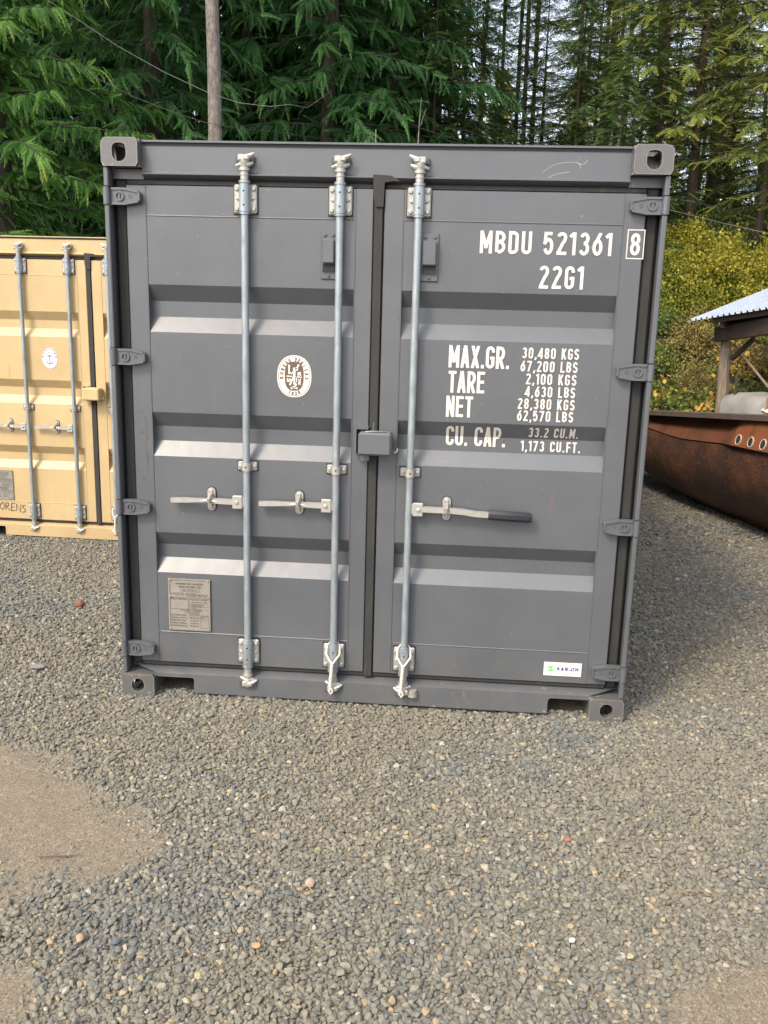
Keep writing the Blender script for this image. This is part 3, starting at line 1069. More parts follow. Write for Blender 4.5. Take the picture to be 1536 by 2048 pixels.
# ---- the grey container
grey, gl, gr, ghead = container('shipping_container', 'dark grey shipping container with white lettering, closed double doors facing the gravel', (0, 0, 0), 0, (M['grey'], M['grey_worn'], M['grey_cast']), 'steel shipping containers in the yard', True)
def body(t, g, roofg):
    """corrugated sides, roof, end wall and floor rails"""
    for left in (True, False):
        mb = MB()
        n = 21
        y0, y1 = .185, CL - .185
        pit = (y1 - y0) / n
        pr = []
        for k in range(n):
            a = y0 + k * pit
            pr += [(a, .010), (a + pit * .28, .010), (a + pit * .5, .046), (a + pit * .78, .046)]
        pr.append((y1, .010))
        X = (lambda x: x) if left else (lambda x: CW - x)
        m = len(pr)
        mb.add([(X(x), y, .165) for y, x in pr] + [(X(x), y, 2.53) for y, x in pr], [(i, i + 1, m + i + 1, m + i) for i in range(m - 1)])
        mb.build('side_wall', g, t, smooth=20)
        mb = MB()
        mb.box(min(X(.004), X(.064)), max(X(.004), X(.064)), .179, CL - .179, 2.53, 2.585)
        mb.build('top_rail', g, t)
        mb = MB()
        mb.box(min(X(.004), X(.052)), max(X(.004), X(.052)), .179, CL - .179, .020, .165)
        mb.build('bottom_rail', g, t)
    mb = MB()
    mb.box(.066, CW - .066, .20, CL - .05, 2.572, 2.580)
    for k in range(27):
        y = .32 + k * .21
        mb.box(.12, CW - .12, y, y + .09, 2.5802, 2.588, .006)
    mb.build('roof', roofg, t)
    mb = MB()
    n = 9
    pit = (CW - .33) / n
    pr = []
    for k in range(n):
        a = .165 + k * pit
        pr += [(a, .012), (a + pit * .3, .012), (a + pit * .5, .055), (a + pit * .8, .055)]
    pr.append((CW - .165, .012))
    m = len(pr)
    mb.add([(x, CL - y, .13) for x, y in pr] + [(x, CL - y, 2.56) for x, y in pr], [(i, i + 1, m + i + 1, m + i) for i in range(m - 1)])
    mb.build('end_wall', g, t, smooth=20)
    mb = MB()
    mb.box(.053, CW - .053, .16, CL - .16, .125, .16)
    for k in range(18):
        y = .62 + k * .30
        mb.box(.053, CW - .053, y, y + .045, .04, .124)
    mb.build('floor_frame', M['inside'], t)
body(grey, M['grey'], M['grey'])

# white lettering on the right-hand door and on its post edge
W_ = M['white']
def words(name, parent, items, mat=W_, t=.15, w=.44, gap=.11):
    for (s_, x0, x1, z0, z1) in items:
        mb = MB()
        lettering(mb, s_, x0, x1, z0, z1, dsurf, t, w, gap, CUTS)
        mb.build(name, mat, parent, smooth=0, recalc=False)
words('lettering', gr, [('MBDU 521361', 1.655, 2.222, 2.146, 2.241)], gap=.13, t=.145)
mb = MB()
lettering(mb, '8', 2.299, 2.341, 2.151, 2.243, dsurf, .145)
strokes_flat(mb, [[(2.286, 2.138), (2.356, 2.138), (2.356, 2.256), (2.286, 2.256), (2.286, 2.138)]], .0022, DY - .0012)
mb.build('check_digit', W_, gr, smooth=0, recalc=False)
words('lettering', gr, [('22G1', 1.919, 2.111, 2.003, 2.100)], gap=.15, t=.145)
words('lettering', gr, [('MAX.GR.', 1.541, 1.811, 1.650, 1.749), ('TARE', 1.543, 1.706, 1.538, 1.636), ('NET', 1.538, 1.658, 1.428, 1.524), ('CU. CAP.', 1.543, 1.815, 1.292, 1.386)], gap=.08)
words('lettering', gr, [('30,480 KGS', 1.866, 2.116, 1.700, 1.748), ('67,200 LBS', 1.862, 2.114, 1.642, 1.690), ('2,100 KGS', 1.889, 2.113, 1.586, 1.634), ('4,630 LBS', 1.889, 2.111, 1.530, 1.578), ('28,380 KGS', 1.859, 2.113, 1.475, 1.523), ('62,570 LBS', 1.859, 2.110, 1.421, 1.469), ('33.2 CU.M.', 1.918, 2.142, 1.344, 1.391), ('1,173 CU.FT.', 1.888, 2.158, 1.278, 1.326)], gap=.16, t=.155)

# oval classification mark
cx, cz = .841, 1.588
mb = MB()
mb.flat(ell(cx, cz, .079, .095, 56, 2.25), DY - .0010)
mb.build('oval_decal', W_, gl, smooth=0)
mb = MB()
o1, o2 = ell(cx, cz, .0735, .0895, 56, 2.25), ell(cx, cz, .0715, .0875, 56, 2.25)
n = len(o1)
mb.add([(x, DY - .0014, z) for x, z in o1] + [(x, DY - .0014, z) for x, z in o2], [(i, (i + 1) % n, n + (i + 1) % n, n + i) for i in range(n)])
mb.flat(ell(cx, cz + .001, .044, .066, 48, 2.7), DY - .0014)
def round_text(mb, s_, cx, cz, rx, rz, a0, a1, h, t, w, y, inward=False):
    n = len(s_)
    for i, ch in enumerate(s_):
        a = R(a0 + (a1 - a0) * i / (n - 1))
        p = Vector((cx + rx * math.cos(a), cz + rz * math.sin(a)))
        nr = Vector((math.cos(a) / rx, math.sin(a) / rz)).normalized()
        if inward:
            nr = -nr
        tg = Vector((nr.y, -nr.x))
        st, gw = glyph(ch, t, w)
        strokes_flat(mb, [[tuple(p + tg * (q[0] - gw / 2) * h + nr * (q[1] - .5) * h) for q in sq] for sq in st], t * h / 2, y)
round_text(mb, 'BUREAU VERITAS', cx, cz, .058, .0765, 186, -6, .0165, .24, .62, DY - .0015)
round_text(mb, '1828', cx, cz, .058, .0775, 248, 293, .0165, .24, .6, DY - .0015, True)
mb.build('decal_print', M['decalbrown'], gl, smooth=0, recalc=False)
mb = MB()
fx = lambda u: cx + (u - 730) / 1000 * .150
fz = lambda v: cz + (830 - v) / 1000 * .1435
Q = lambda *a: [(fx(a[i]), fz(a[i + 1])) for i in range(0, len(a), 2)]
strokes_flat(mb, [Q(725, 640, 735, 730, 728, 800), Q(715, 660, 650, 745, 560, 680), Q(575, 460, 572, 560, 570, 760), Q(745, 655, 830, 620, 825, 520), Q(720, 790, 690, 900, 640, 1000, 596, 1110), Q(750, 800, 730, 930, 738, 1040, 715, 1080),
                  Q(495, 825, 660, 832), Q(805, 840, 965, 852), Q(525, 890, 530, 1000), Q(530, 1000, 590, 960, 605, 900), Q(800, 880, 800, 1010), Q(850, 905, 935, 1030), Q(850, 1000, 935, 1090), Q(935, 900, 850, 1090), Q(665, 1155, 800, 1155), Q(727, 1160, 727, 1230), Q(615, 1190, 680, 1215), Q(840, 1190, 775, 1215), Q(850, 770, 860, 690), Q(900, 780, 915, 680), Q(770, 560, 820, 530), Q(825, 780, 950, 785)],
             [q * .78 for q in [.0068, .0030, .0042, .0033, .0052, .0048, .0032, .0032, .0040, .0045, .0036, .0026, .0026, .0026, .0024, .0022, .0040, .0040, .0045, .0045, .0018, .0026]], DY - .0019)
for (u, v, r_) in ((728, 590, .0055), (855, 485, .0055), (572, 510, .0052), (770, 1085, .0062)):
    mb.flat(ell(fx(u), fz(v), r_, r_ * 1.1, 14), DY - .0029)
mb.build('decal_figure', W_, gl, smooth=0, recalc=False)

# small maker's sticker
mb = MB()
mb.box(2.057, 2.236, DY - .0018, DY - .0004, .203, .271)
stk = mb.build('sticker', M['sticker'], gr)
mb = MB()
strokes_flat(mb, [arc(2.090, .2385, .0165, .0125, 25, 172), arc(2.090, .2385, .0165, .0125, 205, 352), [(x, z) for x, z in zip([2.097, 2.090, 2.083, 2.086, 2.094, 2.097, 2.090, 2.082], [.2445, .2475, .244, .2395, .2375, .233, .2295, .2325])]], [.0016, .0016, .0028], DY - .0024)
mb.build('sticker_emblem', M['stickergreen'], gr, smooth=0, recalc=False)
mb = MB()
lettering(mb, 'SAEJIN', 2.118, 2.222, .2315, .247, lambda z: DY - .0019, .26, .80, .22, (), .0005)
strokes_flat(mb, [[(2.1345, .2320), (2.1425, .2320)], [(2.146, .2320), (2.151, .2320)], [(2.172, .2467), (2.184, .2467)], [(2.189, .2320), (2.197, .2320)], [(2.189, .2467), (2.197, .2467)], [(2.201, .2467), (2.207, .2467)], [(2.216, .2467), (2.224, .2467)], [(2.201, .2320), (2.208, .2320)]], .0008, DY - .0032)
mb.build('sticker_print', M['stickerink'], gr, smooth=0, recalc=False)

# scuffs on the header and a wiped smear on the left stile
mb = MB()
strokes_flat(mb, [arc(2.02, 2.44, .13, .085, 150, 70, 9), arc(2.03, 2.44, .11, .045, 165, 95, 7), [(2.045, 2.528), (2.060, 2.515), (2.078, 2.518), (2.092, 2.533)], [(2.062, 2.517), (2.064, 2.500)]], [.0009, .0012, .0014, .0011], .0572)
mb.build('scuff', M['scuff'], ghead, smooth=0, recalc=False)
mb = MB()
strokes_flat(mb, [arc(.115, 1.32, .030, .085, 100, -40, 10), arc(.108, 1.18, .035, .10, 70, -75, 10), arc(.125, 1.26, .022, .05, 130, 20, 6)], [.0045, .006, .003], DY - .0008)
mb.build('smear', M['smear'], gl, smooth=0, recalc=False)

# rope loops hung on two of the bars
def rope(x, label, ox=0.0, oy=0.0, oz=0.0, rzz=0.0, z0=.312):
    mb = MB()
    def y(a):
        return RY - .032
    loop = [(x + .030, RY + .006, z0 - .006), (x + .033, RY - .018, z0 - .040), (x + .014, RY - .034, z0 - .066), (x + .002, RY - .036, z0 - .082)]
    loop2 = [(x - .030, RY + .006, z0 - .006), (x - .033, RY - .018, z0 - .040), (x - .014, RY - .034, z0 - .066), (x - .002, RY - .036, z0 - .082)]
    top = [(x - .030, RY + .006, z0 - .006), (x - .020, RY - .020, z0 + .006), (x, RY - .024, z0 + .008), (x + .020, RY - .020, z0 + .006), (x + .030, RY + .006, z0 - .006)]
    for q in (loop, loop2):
        mb.tube(q, .0052, 7)
    mb.tube([(x + .030, RY + .006, z0 - .006), (x + .018, RY + .024, z0 + .004), (x - .018, RY + .024, z0 + .004), (x - .030, RY + .006, z0 - .006)], .0052, 7)
    for k in range(2):
        pts = []
        for i in range(26):
            u = i / 25
            a = u * 9 * PI + k * PI
            pts.append((x - .004 * u * 2 + .0045 * math.cos(a), RY - .036 + .0045 * math.sin(a), z0 - .080 - u * .125))
        mb.tube(pts, .0048, 6)
    mb.tube([(x - .008, RY - .036, z0 - .205), (x - .014, RY - .034, z0 - .228), (x - .006, RY - .036, z0 - .240), (x + .004, RY - .037, z0 - .226), (x - .004, RY - .036, z0 - .206)], .0055, 7)
    o = mb.build('rope_loop', M['ropewhite'], smooth=50)
    o.location = (ox, oy, oz)
    o.rotation_euler = (0, 0, rzz)
    tag(o, label, 'rope', 'white ropes looped on locking bars')
rope(1.043, 'white rope looped on middle locking bar of grey container')
rope(1.385, 'white rope looped on bar beside the long black grip handle', z0=.316)

# ---- the cream container behind, to the left
BX, BY, BZ, BR = -2.6955, 3.3923, -0.141, R(-1.2276)
cream, cl_, cr_, chead = container('shipping_container', 'cream yellow shipping container standing behind the grey one', (BX, BY, BZ), BR, (M['cream'], M['cream_worn'], M['cream_cast']), 'steel shipping containers in the yard', False)
body(cream, M['cream'], M['cream'])
mb = MB()
cx, cz = .835, 1.590
mb.flat(ell(cx, cz, .068, .088, 40), DY - .0010)
mb.build('oval_decal', M['decalpale'], cl_, smooth=0)
mb = MB()
mb.flat(ell(cx, cz, .048, .066, 36), DY - .0016)
mb.build('decal_field', W_, cl_, smooth=0)
mb = MB()
round_text(mb, 'REGISTER', cx, cz, .058, .077, 170, 10, .0145, .24, .66, DY - .0018)
mb.build('decal_print', M['decalblue'], cl_, smooth=0, recalc=False)
mb = MB()
strokes_flat(mb, [[(cx, cz + .030), (cx, cz - .048)], arc(cx, cz - .012, .030, .036, 200, 340, 8), arc(cx - .006, cz + .034, .020, .014, 20, 330, 10), [(cx - .018, cz + .014), (cx + .018, cz + .018)]], [.0035, .0035, .0016, .0026], DY - .0020)
mb.build('decal_anchor', M['decalblue'], cl_, smooth=0, recalc=False)
mb = MB()
def hand(pts, x, z, s_=1.0):
    return [(x + a * s_, z + b * s_) for a, b in pts]
H_ = .062
hw = [hand([(.03, .058), (.004, .04), (.0, .016), (.016, .0), (.034, .014), (.036, .044), (.022, .060)], .345, .252),
      hand([(.0, .0), (.004, .06)], .392, .250), hand([(.002, .058), (.026, .052), (.024, .034), (.004, .028), (.034, -.004)], .392, .250),
      hand([(.032, .002), (.0, .0), (.006, .056), (.036, .060)], .436, .246), hand([(.003, .028), (.028, .030)], .436, .246),
      hand([(.0, .0), (.006, .058), (.034, -.004), (.042, .056)], .478, .242),
      hand([(.034, .052), (.014, .054), (.006, .038), (.028, .022), (.024, .002), (.0, .0)], .526, .238)]
strokes_flat(mb, [[(.455 + (a - .455) * 1.12 - .035, .270 + (b - .275) * 1.15) for a, b in q] for q in hw], .0030, DY - .0010)
mb.build('handwriting', M['marker'], cl_, smooth=0, recalc=False)
rope(1.385, 'white rope on cream container bar next to the grey post', BX, BY, BZ, BR, .316)

# ------------------------------------------------------------------ rusty hull section on the right
def rust(name, stops, spots=False, sc=3.0):
    t = NT(name)
    p = t.pos()
    f = t.noise(p, sc, 7, 0.7)
    st = t.noise(p, 5, 5, 0.65, (1.6, 1.6, 0.35))
    col = t.ramp(f, stops)
    col = t.mix(t.ramp(st, [(0.5, 0.0), (0.72, 0.7)]), col, (0.030, 0.020, 0.016))
    g = t.noise(p, 26, 6, 0.75)
    col = t.mix(t.ramp(g, [(0.56, 0.0), (0.66, 0.75)]), col, (0.022, 0.013, 0.010) if spots else (0.16, 0.055, 0.022))
    if spots:
        v = t.n('ShaderNodeTexVoronoi', Scale=9.0)
        t.l(p, v.inputs['Vector'])
        col = t.mix(t.ramp(v.outputs['Distance'], [(0.045, 0.8), (0.07, 0.0)]), col, (0.42, 0.38, 0.34))
    t.base(col)
    t.rough(0.62 if spots else 0.5)
    t.bump(t.math('ADD', t.noise(p, 40, 6, .7), t.math('MULTIPLY', f, 1.5)), 0.9 if spots else 0.12, 0.02)
    return t.m
M['rust_dark'] = rust('flaking_rust', [(0.28, (0.022, 0.011, 0.008)), (0.45, (0.050, 0.020, 0.011)), (0.60, (0.12, 0.043, 0.015)), (0.75, (0.040, 0.017, 0.010))], True)
M['rust_orange'] = rust('smooth_rust', [(0.25, (0.15, 0.056, 0.025)), (0.5, (0.22, 0.076, 0.030)), (0.75, (0.17, 0.064, 0.029))], False, 1.6)
M['rust_shaded'] = rust('shaded_rust', [(0.25, (0.085, 0.036, 0.021)), (0.5, (0.14, 0.055, 0.027)), (0.75, (0.105, 0.045, 0.026))], False, 1.6)  # darker copy of the rust: shade below the flange put into the colour
M['rust_flange'] = simple('weathered_flange', (0.105, 0.075, 0.062), 0.6, 0.1, 0.2, 10)
M['cream_ring'] = simple('pale_ring', (0.42, 0.34, 0.25), 0.55, 0, 0.15, 30)

def hull():
    h = thing('hull_section', 'rusty brown steel hull section with pale ringed holes lying on gravel', 'boat hull', (4.0, 4.4, 0))
    ox, oy = 4.0, 4.4
    nrm = Vector((-.9778, -.2098))                 # towards the viewer's side
    def D(y):                                      # top edge of the plate
        u = (y - 3.538) / (5.74 - 3.538)
        return Vector((4.195 + (3.722 - 4.195) * u, y, 1.157 + (0.962 - 1.157) * u))
    def kz(y):
        pts = [(-1.5, .95), (2.4, .90), (3.47, .850), (4.06, .829), (4.93, .756), (5.25, .755), (5.72, .768), (7.4, .80)]
        for (a, b), (c, d) in zip(pts, pts[1:]):
            if y <= c:
                return b + (d - b) * max(0, (y - a)) / (c - a)
        return .8
    ys = [-1.2 + .2 * i for i in range(43)]
    FOLD = 4.0
    def Wp(y, off, z):
        d = D(y)
        return (d.x + nrm.x * off - ox, d.y + nrm.y * off - oy, z)
    # lower shell
    mb = MB()
    rows = []
    for y in ys:
        d = D(y)
        k = kz(y)
        lift = .22 * sstep(5.4, 7.6, y) + .02
        sec = [(.0, k - .001), (.012, k - .10), (.0, k - .26), (-.07, k - .42), (-.20, max(lift + .15, k - .56)), (-.36, max(lift + .07, k - .68)), (-.47, lift + .01), (-.75, lift), (-.95, lift + .02), (-.60, k * .5), (-.34, d.z - .05)]
        rows.append([Wp(y, a + .010 * mnoise.noise(Vector((y * 1.7, b * 3, 2))), b) for a, b in sec])
    m = len(rows[0])
    mb.add([p for r in rows for p in r], [(j * m + i, j * m + i + 1, (j + 1) * m + i + 1, (j + 1) * m + i) for j in range(len(rows) - 1) for i in range(m - 1)] + [tuple(range(m)), tuple(range((len(rows) - 1) * m, len(rows) * m))])
    mb.build('lower_shell', M['rust_dark'], h, smooth=60)
    # upper plate: flush and tipped out near, set back under the flange beyond the fold
    mb = MB()
    def plate(yy, up, lo):
        m2 = len(yy)
        V = [p for y in yy for p in (Wp(y, up(y), D(y).z - (.052 if y > FOLD else .052 + .012 * (FOLD - y))), Wp(y, lo(y), kz(y) + .012), Wp(y, lo(y) - .03, kz(y) + .012), Wp(y, up(y) - .03, D(y).z - .053))]
        mb.add(V, [(4 * j + a, 4 * j + b, 4 * j + 4 + b, 4 * j + 4 + a) for j in range(m2 - 1) for a, b in ((0, 1), (1, 2), (2, 3), (3, 0))] + [(0, 1, 2, 3), tuple(4 * (m2 - 1) + k for k in range(4))])
    yf = [y for y in ys if y < FOLD - .1] + [FOLD]
    yb = [FOLD] + [y for y in ys if y > FOLD + .1]
    plate(yf, lambda y: -.015 if y < FOLD - .05 else -.05, lambda y: .045)
    mb.build('upper_plate', M['rust_orange'], h, smooth=30, label='bright orange rusty plate with ringed holes')
    mb = MB()
    plate(yb, lambda y: -.125 if y > FOLD + .01 else -.055, lambda y: .006 if y > FOLD + .01 else .040)
    mb.build('upper_plate', M['rust_shaded'], h, smooth=30)
    # flange along the top
    mb = MB()
    rows = []
    for y in ys:
        z = D(y).z
        rows.append([Wp(y, .03, z), Wp(y, .03, z - .047), Wp(y, .018, z - .047), Wp(y, .010, z - .014), Wp(y, -.30, z - .014), Wp(y, -.30, z)])
    m = 6
    mb.add([p for r in rows for p in r], [(j * m + i, j * m + (i + 1) % m, (j + 1) * m + (i + 1) % m, (j + 1) * m + i) for j in range(len(rows) - 1) for i in range(m)] + [tuple(range(m)), tuple(range((len(rows) - 1) * m, len(rows) * m))])
    mb.build('flange', M['rust_flange'], h, smooth=20)
    # ringed holes: a pale ring with a dark bore
    for (y, z) in ((3.883, .905), (3.691, .912), (3.506, .918), (3.32, .925)):
        t_ = (D(y).z - .055 - z) / (D(y).z - .055 - kz(y) - .012)
        off = -.015 + .060 * t_ + .003
        mb = MB()
        tg = Vector((.2098, -.9778))
        pts = []
        c0 = Wp(y, off, z)
        for k in range(17):
            a = 2 * PI * k / 16
            u, w2 = .040 * math.cos(a), .043 * math.sin(a)
            pts.append((c0[0] + tg.x * u - nrm.x * w2 * .22, c0[1] + tg.y * u - nrm.y * w2 * .22, c0[2] + w2))
        mb.tube(pts, .0068, 8, False)
        rg = mb.build('hole_ring', M['cream_ring'], h, smooth=60)
        mb = MB()
        cc = (c0[0] + nrm.x * .004, c0[1] + nrm.y * .004, c0[2])
        mb.add([cc] + [(p[0] * .94 + c0[0] * .06 + nrm.x * .003, p[1] * .94 + c0[1] * .06 + nrm.y * .003, p[2] * .94 + c0[2] * .06) for p in pts[:16]], [(0, 1 + k, 1 + (k + 1) % 16) for k in range(16)])
        mb.build('hole_bore', M['black'], rg, smooth=0)
    return h
hull()
# rope coil lying on the flange
mb = MB()
for j in range(3):
    rr = .05 + .012 * j
    mb.tube([(4.30 + rr * 1.2 * math.cos(a * .42 + j) + .01 * math.sin(3 * a), 3.72 + rr * 2 * math.sin(a * .42 + j), 1.150 + .010 + .008 * j + .004 * math.sin(2 * a + j)) for a in range(0, 15)], .008, 6)
tag(mb.build('rope_coil', M['ropewhite'], smooth=50), 'small pale rope coil lying on the rusty hull flange', 'rope')

# ------------------------------------------------------------------ shed
M['roofmetal'] = simple('pale_roof_metal', (0.52, 0.57, 0.63), 0.35, 0.35, 0.08, 3)
M['beam'] = simple('dark_brown_beam', (0.030, 0.018, 0.013), 0.75, 0, 0.4, 14)
def wood(name, a, b, sc=6):
    t = NT(name)
    p = t.pos()
    f = t.noise(p, sc, 7, 0.7, (6, 6, .6))
    t.base(t.ramp(f, [(0.3, a), (0.7, b)]))
    t.rough(0.85)
    t.bump(f, 0.5, 0.01)
    return t.m
M['postwood'] = wood('weathered_post_wood', (0.075, 0.055, 0.040), (0.29, 0.225, 0.165))
M['darkwood'] = wood('dark_wood', (0.02, 0.015, 0.012), (0.06, 0.045, 0.032))
M['crate'] = wood('orange_box_wood', (0.28, 0.13, 0.05), (0.42, 0.22, 0.10), 4)
def shed():
    s_ = thing('open_shed', 'open shed with pale ribbed metal roof on weathered timber posts', 'shed', (6.1, 11.0, -.1))
    O = Vector((6.1, 11.0, -.1))
    P0 = Vector((5.376, 11.0, 1.939)) - O
    e = (Vector((6.164, 9.6, 2.141)) - Vector((5.376, 11.0, 1.939)))
    e.z = e.z
    L = e.length
    e = e / L
    rk = (Vector((7.622, 14.0, 2.608)) - Vector((5.376, 11.0, 1.939)))
    nrm = e.cross(rk).normalized()
    if nrm.z < 0:
        nrm = -nrm
    # ribbed sheets, each 0.69 m wide
    pit = .115
    for sh in range(6):
        mb = MB()
        pr = []
        for k in range(6):
            a = (sh * 6 + k) * pit
            pr += [(a, 0), (a + pit * .62, 0), (a + pit * .70, .030), (a + pit * .92, .030)]
        pr.append(((sh * 6 + 6) * pit - (.002 if sh < 5 else 0), 0))
        V = []
        for dr in (0, 1.0):
            for a, hh in pr:
                V.append(P0 + e * a + rk * dr + nrm * (hh + .002 * sh))
        m = len(pr)
        V += [v - nrm * .004 for v in V]
        F = [(i, i + 1, m + i + 1, m + i) for i in range(m - 1)] + [(2 * m + i, 3 * m + i, 3 * m + i + 1, 2 * m + i + 1) for i in range(m - 1)] + [(i, 2 * m + i, 2 * m + i + 1, i + 1) for i in range(m - 1)]
        mb.add(V, F)
        mb.build('roof_sheet', M['roofmetal'], s_, smooth=20, recalc=False)
    def beam(p, q, w, hgt_, name, mat, up=Vector((0, 0, 1))):
        p, q = Vector(p), Vector(q)
        d = (q - p).normalized()
        sd = d.cross(up).normalized() * w / 2
        u = sd.cross(d).normalized() * hgt_ / 2
        if u.z < 0:
            u = -u
        mb = MB()
        V = [p + sd + u, p - sd + u, p - sd - u, p + sd - u, q + sd + u, q - sd + u, q - sd - u, q + sd - u]
        mb.add(V, [(0, 1, 2, 3), (7, 6, 5, 4), (0, 4, 5, 1), (1, 5, 6, 2), (2, 6, 7, 3), (3, 7, 4, 0)])
        return mb.build(name, mat, s_)
    b0 = Vector((5.927, 11.1, 1.745)) - O
    b1 = Vector((6.297, 9.9, 1.892)) - O
    bd = (b1 - b0)
    beam(b0, b0 + bd * 3.0, .14, .235, 'beam', M['beam'])
    beam(b0 + bd * .03 + Vector((.05, .12, .185)), b0 + bd * 3.0 + Vector((.05, .12, .16)), .05, .26, 'header_board', M['darkwood'])
    # a fascia timber just under the sheets, and purlins running back
    beam(P0 + e * .50 + rk * .035 - nrm * .055, P0 + e * 4.1 + rk * .035 - nrm * .055, .06, .09, 'fascia', M['beam'])
    for k in range(5):
        q = P0 + rk * (.12 + .2 * k) - nrm * .052
        beam(q + e * .52, q + e * 4.1, .07, .09, 'purlin', M['darkwood'])
    for a in (.62, 2.3, 3.9):
        beam(P0 + e * a + rk * .05 - nrm * .15, P0 + e * a + rk * .98 - nrm * .15, .07, .10, 'rafter', M['darkwood'])
    # posts
    def post(x, y, zt, r, lean=0.0):
        mb = MB()
        pts = [(x + lean * (1 - k / 7) + .008 * math.sin(k * 2.1), y, -.05 + (zt + .05) * k / 7) for k in range(8)]
        mb.tube(pts, [r * (1.08 - .02 * k) for k in range(8)], 9)
        return mb.build('post', M['postwood'], s_, smooth=40)
    p0 = post(-.03, .10, 1.745, .098, .07)
    q = b0 + bd * 2.6
    post(q.x, q.y, q.z - .12, .095)
    for a in (.62, 3.9):
        q = P0 + e * a + rk * .93 - nrm * .2
        mb = MB()
        gz = hgt(q.x + O.x, q.y + O.y) - O.z
        mb.tube([(q.x, q.y, gz - .1), (q.x, q.y, q.z)], .09, 9)
        mb.build('post', M['postwood'], s_, smooth=40)
    # braces: a dark knee brace and a thin pale strut
    beam(Vector((6.31, 10.5, 1.70)) - O, Vector((6.17, 11.02, 1.36)) - O, .05, .07, 'knee_brace', M['beam'])
    mb = MB()
    mb.tube([Vector((6.169, 11.0, 1.60)) - O, Vector((6.62, 9.95, .78)) - O, Vector((6.90, 9.3, .30)) - O, Vector((7.05, 8.95, .0)) - O], .019, 7)
    mb.build('strut', M['postwood'], s_)
    mb = MB()
    mb.tube([Vector((6.124, 10.5, -.1)) - O, Vector((6.115, 10.5, 1.13)) - O], .026, 8)
    mb.build('prop_pole', M['darkwood'], s_)
shed()
# covered machine under the shed
def tarp():
    t = NT('grey_tarpaulin')
    p = t.pos()
    f = t.noise(p, 3, 5, .6)
    t.base(t.ramp(f, [(0.3, (0.17, 0.168, 0.16)), (0.7, (0.27, 0.26, 0.24))]))
    t.rough(0.6)
    mb = MB()
    n, m = 40, 9
    for j in range(m):
        u = j / (m - 1)
        z = 1.0 * (u if j < 6 else 1 - .0 * u)
        zz = [0, .2, .42, .62, .80, .92, .965, .985, .99][j]
        sc = [1.12, 1.08, 1.03, 1.0, .97, .90, .72, .4, .04][j]
        for k in range(n):
            a = 2 * PI * k / n
            c, s_ = math.cos(a), math.sin(a)
            r_ = 1 / max(abs(c), abs(s_)) ** .8
            fold = 1 + (.05 * math.sin(9 * a + j) + .03 * math.sin(17 * a)) * (1 - u)
            mb.v.append((.62 * c * r_ * sc * fold, .85 * s_ * r_ * sc * fold, zz + .02 * math.sin(3 * a + 2 * j) * u))
    for j in range(m - 1):
        for k in range(n):
            mb.f.append((j * n + k, j * n + (k + 1) % n, (j + 1) * n + (k + 1) % n, (j + 1) * n + k))
    o = mb.build('tarpaulin_cover', t.m, smooth=60)
    o.location = (6.72, 10.1, hgt(6.72, 10.1) - .02)
    o.rotation_euler = (0, 0, R(15))
    tag(o, 'grey tarpaulin draped over a lump beneath the metal shed roof', 'tarp')
tarp()
mb = MB()
for a in range(2):
    for b in range(5):
        mb.box(-.25 + .25 * a + .002, -.25 + .25 * (a + 1) - .002, -.25, .25, .19 * b + .004, .19 * b + .186, .006)
o = mb.build('wooden_box', M['crate'])
o.location = (6.42, 9.0, hgt(6.42, 9.0))
tag(o, 'orange brown wooden box in front of the tarpaulin', 'box')

# ------------------------------------------------------------------ cables
M['cable'] = simple('black_cable', (0.03, 0.03, 0.03), 0.6)
M['cablegrey'] = simple('grey_cable', (0.14, 0.14, 0.135), 0.6)
def cable(pts, r, mat, label):
    mb = MB()
    mb.tube(pts, r, 6)
    tag(mb.build('overhead_cable', mat, smooth=60), label, 'cable')
cable([(-7.5, 9.3, 7.9), (-4.698, 9.3, 6.344), (-4.312, 9.3, 6.115), (-3.82, 9.3, 5.828), (-3.325, 9.3, 5.526), (-2.648, 9.3, 5.185), (-2.002, 9.3, 4.915), (-1.571, 9.3, 4.794), (-1.139, 9.3, 4.752), (-0.852, 9.3, 4.781), (-.80, 10.5, 5.0), (-.95, 14.5, 6.2)], .0038, M['cablegrey'], 'upper grey cable sagging in front of the pale bare trunk')
cable([(-8, 8.2, 7.4), (-4.871, 8.2, 5.67), (-4.482, 8.2, 5.464), (-3.763, 8.2, 5.108), (-3.238, 8.2, 4.841), (-2.71, 8.2, 4.603), (-2.213, 8.2, 4.431), (-1.781, 8.2, 4.307), (-1.315, 8.2, 4.233), (-1.1, 9.0, 4.36), (-.75, 13.5, 5.1)], .0038, M['cable'], 'lower dark cable running from the left cedar to behind the container roof')
cable([(.4, 12, 5.2), (1.06, 12, 4.98), (3.0, 12, 4.45), (4.988, 12.0, 4.019), (5.663, 12.0, 3.895), (6.341, 12.0, 3.738), (7.366, 12.0, 3.419), (9.5, 12, 2.7)], .0038, M['cable'], 'dark cable crossing just over the right corner casting and yellow shrubs')
cable([(3.0, 12, 4.25), (5.006, 12.0, 3.818), (6.026, 12.0, 3.595), (6.702, 12.0, 3.462), (7.55, 12.0, 3.261), (9.5, 12.2, 2.8)], .0045, M['cablegrey'], 'grey cable just above the yellow shrubs right of the container')

